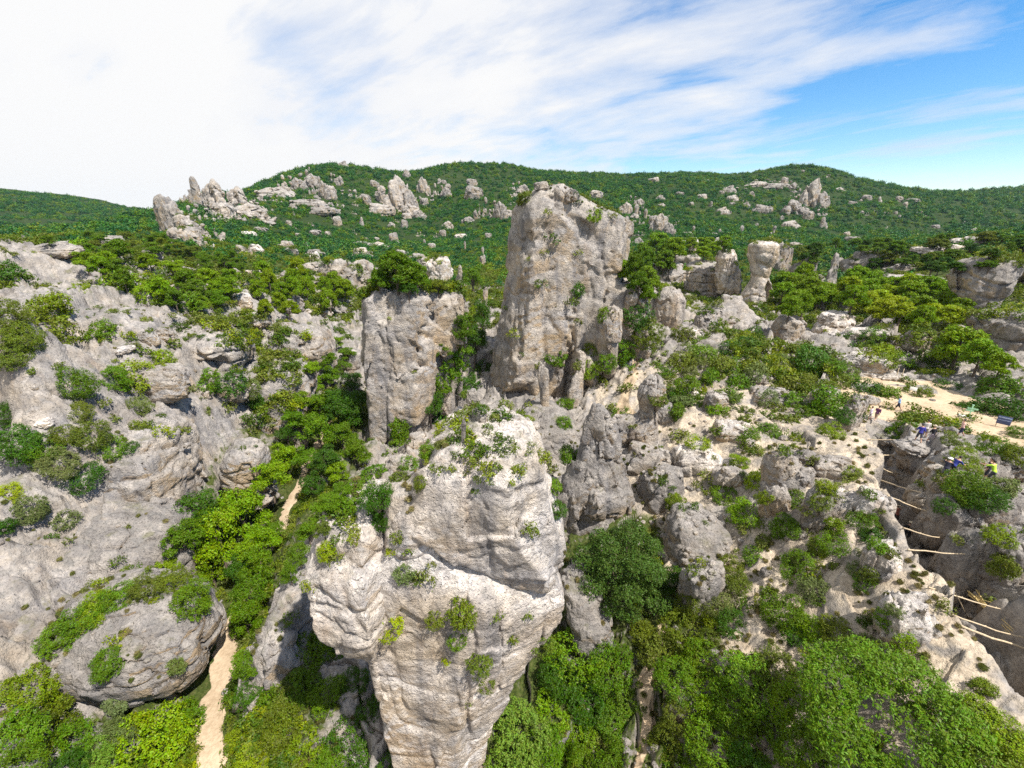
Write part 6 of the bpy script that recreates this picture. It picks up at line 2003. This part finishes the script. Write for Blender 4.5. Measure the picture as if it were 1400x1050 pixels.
# ------------------------------------------------------------------ names: what each repeat stands beside
LANDMARKS = [('the tallest rock tower', 765, 420), ('the pine-topped rock tower', 550, 480), ('the pale pinnacle cap', 655, 690), ('the overhanging pinnacle block', 490, 790), ('the pinnacle shaft', 600, 950), ('the huge round boulder', 185, 880), ('the valley footpath', 300, 980),
    ('the fluted egg rock', 890, 545), ('the pointed grey fin', 815, 630), ('the big evergreen oak', 838, 750), ('the craggy rock knob', 960, 760), ('the small cap rock', 1100, 630), ('the white notice board', 1246, 537), ('the pale green signpost', 1325, 560), ('the blue panel', 1369, 577),
    ('the straw hat person', 1246, 722), ('the straw-coloured branch', 1345, 840), ('the pillar with hole', 1037, 370), ('the leaning grey cliff', 1345, 390), ('the lone bright pine', 1310, 485), ('the neon yellow shirt', 1352, 650), ('the hollowed slab', 285, 475), ('the wedge boulder', 328, 640), ('the undercut cliff', 375, 520),
    ('the grey cliff prow', 230, 640), ('the low grey dome', 120, 735), ('the domed pale bush', 1210, 985), ('the long rock rib', 385, 850), ('the low rock pyramid', 1010, 450), ('the banded rock wall', 930, 375), ('the tilted grey slab', 800, 815), ('the square-shouldered cliff', 412, 475), ('the twin summit shrubs', 812, 288),
    ('the jagged spur crest', 265, 265), ('the tiered hill cliff', 540, 275), ('the high hilltop crag', 1105, 270), ('the ridge saddle', 560, 236), ('the paired hill crags', 672, 285), ('the low hill crags', 890, 305), ('the far ridge end', 1300, 262), ('the smooth far hill', 70, 280), ('the pine grove', 1200, 410), ('the lower frame edge bushes', 990, 1000),
    ('the layered ledges', 1165, 455), ('the upper slope pines', 400, 400), ('the dark hill shoulder', 450, 245), ('the upright edge boulder', 4, 925)]
LANDMARKS = [q for q in LANDMARKS if q[0] != 'the lower frame edge bushes']
ORD = ['', 'second', 'third', 'fourth', 'fifth', 'sixth', 'seventh', 'eighth', 'ninth', 'tenth', 'eleventh', 'twelfth', 'thirteenth', 'fourteenth', 'fifteenth', 'sixteenth', 'seventeenth', 'eighteenth', 'nineteenth', 'twentieth']
LP = np.array([(q[1], q[2]) for q in LANDMARKS], float)
bins = {}
bpy.context.view_layer.update()


def name_thing(o, noun, look, lift):
    w = o.matrix_world.translation
    pu, pv, _ = to_px((w.x, w.y, w.z + lift))
    d = np.hypot(LP[:, 0] - pu, LP[:, 1] - pv)
    i = int(np.argmin(d))
    vec = np.array([pu, pv]) - LP[i]
    vec /= np.linalg.norm(vec) + 1e-6
    dl = LP - LP[i]
    ln = np.hypot(dl[:, 0], dl[:, 1]) + 1e-6
    sc = (dl @ vec) / ln - ln / 900.0
    sc[i] = -9
    j = int(np.argmax(sc))
    bins.setdefault((noun, look, i, j), []).append((d[i], o))


for (o, u, v, noun, cname, R_) in PLANTS:
    size = 'small ' if (R_ < 0.55 and noun == 'shrub') else 'large ' if (R_ > 1.25 and noun == 'shrub') else ''
    name_thing(o, noun, size + cname, R_ * .5 if noun == 'shrub' else R_ * .9)
    o['category'] = noun
    o['group'] = {'shrub': 'shrubs on the rocky slopes', 'pine tree': 'pines in the rock field', 'oak tree': 'evergreen oaks in the valley', 'broadleaf tree': 'leafy trees in the valley and on the slopes'}[noun]
SHAPES = {'dome': 'rounded', 'bluff': 'blunt', 'column': 'upright', 'spire': 'tapering', 'crag': 'jagged', 'band': 'pinnacled', 'slab': 'flat', 'block': 'blocky', 'ledge': 'layered'}
for (o, u, v, nm, w) in ROCKS:
    key = o.data.name.split('.')[0].replace('rock_', '')
    tone = 'grey' if 'grey' in o.data.materials[0].name else 'pale' if 'pale' in o.data.materials[0].name else 'weathered'
    name_thing(o, 'outcrop' if nm == 'rock_outcrop' else 'rock', tone + ' ' + SHAPES.get(key, 'rough'), o.scale.z * 0.4)
    o['category'] = 'rock'
for (noun, look, i, j), lst in bins.items():
    lst.sort(key=lambda q: q[0])
    for k_, (_, o) in enumerate(lst):
        o['label'] = ' '.join(x for x in (ORD[min(k_, 19)], look, noun, 'out from', LANDMARKS[i][0], 'towards', LANDMARKS[j][0]) if x)

# ------------------------------------------------------------------ the air over the mountain
mb = MB()
mb.box((0, 0, 85), (5000, 5000, 170))
haze = link('haze', mb.mesh('haze', False))
t = NT('haze')
pv = t.n('ShaderNodeVolumePrincipled')
pv.inputs['Color'].default_value = (0.62, 0.80, 1.0, 1)
pv.inputs['Density'].default_value = 0.00005
pv.inputs['Anisotropy'].default_value = 0.2
ho = t.n('ShaderNodeOutputMaterial')
t.t.links.new(pv.outputs[0], ho.inputs['Volume'])
haze.data.materials.append(t.m)
tag(haze, 'thin blue air between the rock field and the mountain', None, None, 'stuff')

# ------------------------------------------------------------------ light, sky, exposure
SUN_EL, SUN_AZ = RAD(58), RAD(127)       # azimuth clockwise from +Y (the view direction)
sd = Vector((math.sin(SUN_AZ) * math.cos(SUN_EL), math.cos(SUN_AZ) * math.cos(SUN_EL), math.sin(SUN_EL)))
sun_d = bpy.data.lights.new('sun', 'SUN')
sun_d.energy = 5.0
sun_d.angle = RAD(0.6)
sun_d.color = (1.0, 0.93, 0.83)
sun = bpy.data.objects.new('sun', sun_d)
sun.rotation_euler = sd.to_track_quat('Z', 'Y').to_euler()
sun.location = (60, -60, 150)
COL.objects.link(sun)

world = bpy.data.worlds.new('World')
scene.world = world
world.use_nodes = True
wt = NT.__new__(NT)
wt.t = world.node_tree
wt.t.nodes.clear()
sky = wt.n('ShaderNodeTexSky', sky_type='NISHITA')
sky.sun_disc = False
sky.sun_elevation = SUN_EL
sky.sun_rotation = SUN_AZ
sky.air_density = 1.0
sky.dust_density = 0.1
sky.ozone_density = 3.0
hs = wt.n('ShaderNodeHueSaturation', ins={'Color': sky.outputs[0], 'Saturation': 1.35, 'Hue': 0.5, 'Value': 1.0})
bg1 = wt.n('ShaderNodeBackground', ins={'Color': hs.outputs[0], 'Strength': 0.105})
tc = wt.n('ShaderNodeTexCoord')
d = tc.outputs['Generated']
s = wt.n('ShaderNodeSeparateXYZ', ins={0: d})
den = wt.math('ADD', wt.math('MAXIMUM', s.outputs[2], 0.0), 0.22)
px, py = wt.math('DIVIDE', s.outputs[0], den), wt.math('DIVIDE', s.outputs[1], den)
cv = wt.n('ShaderNodeCombineXYZ', ins={0: px, 1: py, 2: 0.0}).outputs[0]
rotv = wt.mapping(wt.mapping(cv, (1, 1, 1), (0, 0, RAD(38))), (0.75, 1.5, 1.0))
n_big = wt.noise(wt.mapping(cv, (1, 1, 1), (0, 0, 0), (3.1, 0.7, 0)), 0.55, 5, 0.5)
n_str = wt.noise(rotv, 1.5, 10, 0.6, 'Fac', 0.25)
# cloud cover thins out towards +X (clear blue there), closes towards -X
bias = wt.math('MULTIPLY_ADD', wt.math('MINIMUM', px, 1.45), -0.145, 0.035)
cov = wt.math('ADD', wt.math('ADD', wt.math('MULTIPLY', n_big, 0.55), wt.math('MULTIPLY', n_str, 0.7)), bias)
cl = wt.ramp(cov, [(0.50, 0.0), (0.60, 0.6), (0.72, 1.0)])
wisp = wt.noise(wt.mapping(wt.mapping(cv, (1, 1, 1), (0, 0, RAD(52))), (0.5, 2.4, 1.0), (0, 0, 0), (4, 9, 0)), 1.7, 9, 0.62, 'Fac', 0.3)
cl = wt.math('MAXIMUM', cl, wt.ramp(wisp, [(0.50, 0.0), (0.72, 0.8)]))
tone = wt.noise(rotv, 0.8, 6, 0.55)
ccol = wt.ramp(wt.math('MULTIPLY_ADD', cov, 0.6, wt.math('MULTIPLY', tone, 0.4)), [(0.38, (0.72, 0.78, 0.88)), (0.54, (0.90, 0.92, 0.97)), (0.68, (1.0, 1.0, 1.0))])
bg2 = wt.n('ShaderNodeBackground', ins={'Color': ccol, 'Strength': 0.57})
mx = wt.n('ShaderNodeMixShader', ins={0: cl})
wt.t.links.new(bg1.outputs[0], mx.inputs[1])
wt.t.links.new(bg2.outputs[0], mx.inputs[2])
wo = wt.n('ShaderNodeOutputWorld')
wt.t.links.new(mx.outputs[0], wo.inputs[0])
world.cycles.sampling_method = 'MANUAL'
world.cycles.sample_map_resolution = 512

scene.view_settings.view_transform = 'Standard'
scene.view_settings.look = 'None'
scene.view_settings.gamma = 1
scene.view_settings.exposure = 0.78
scene.cycles.max_bounces = 5
scene.cycles.diffuse_bounces = 3
scene.cycles.glossy_bounces = 2
scene.cycles.transmission_bounces = 3
scene.cycles.transparent_max_bounces = 6
scene.cycles.use_denoising = False
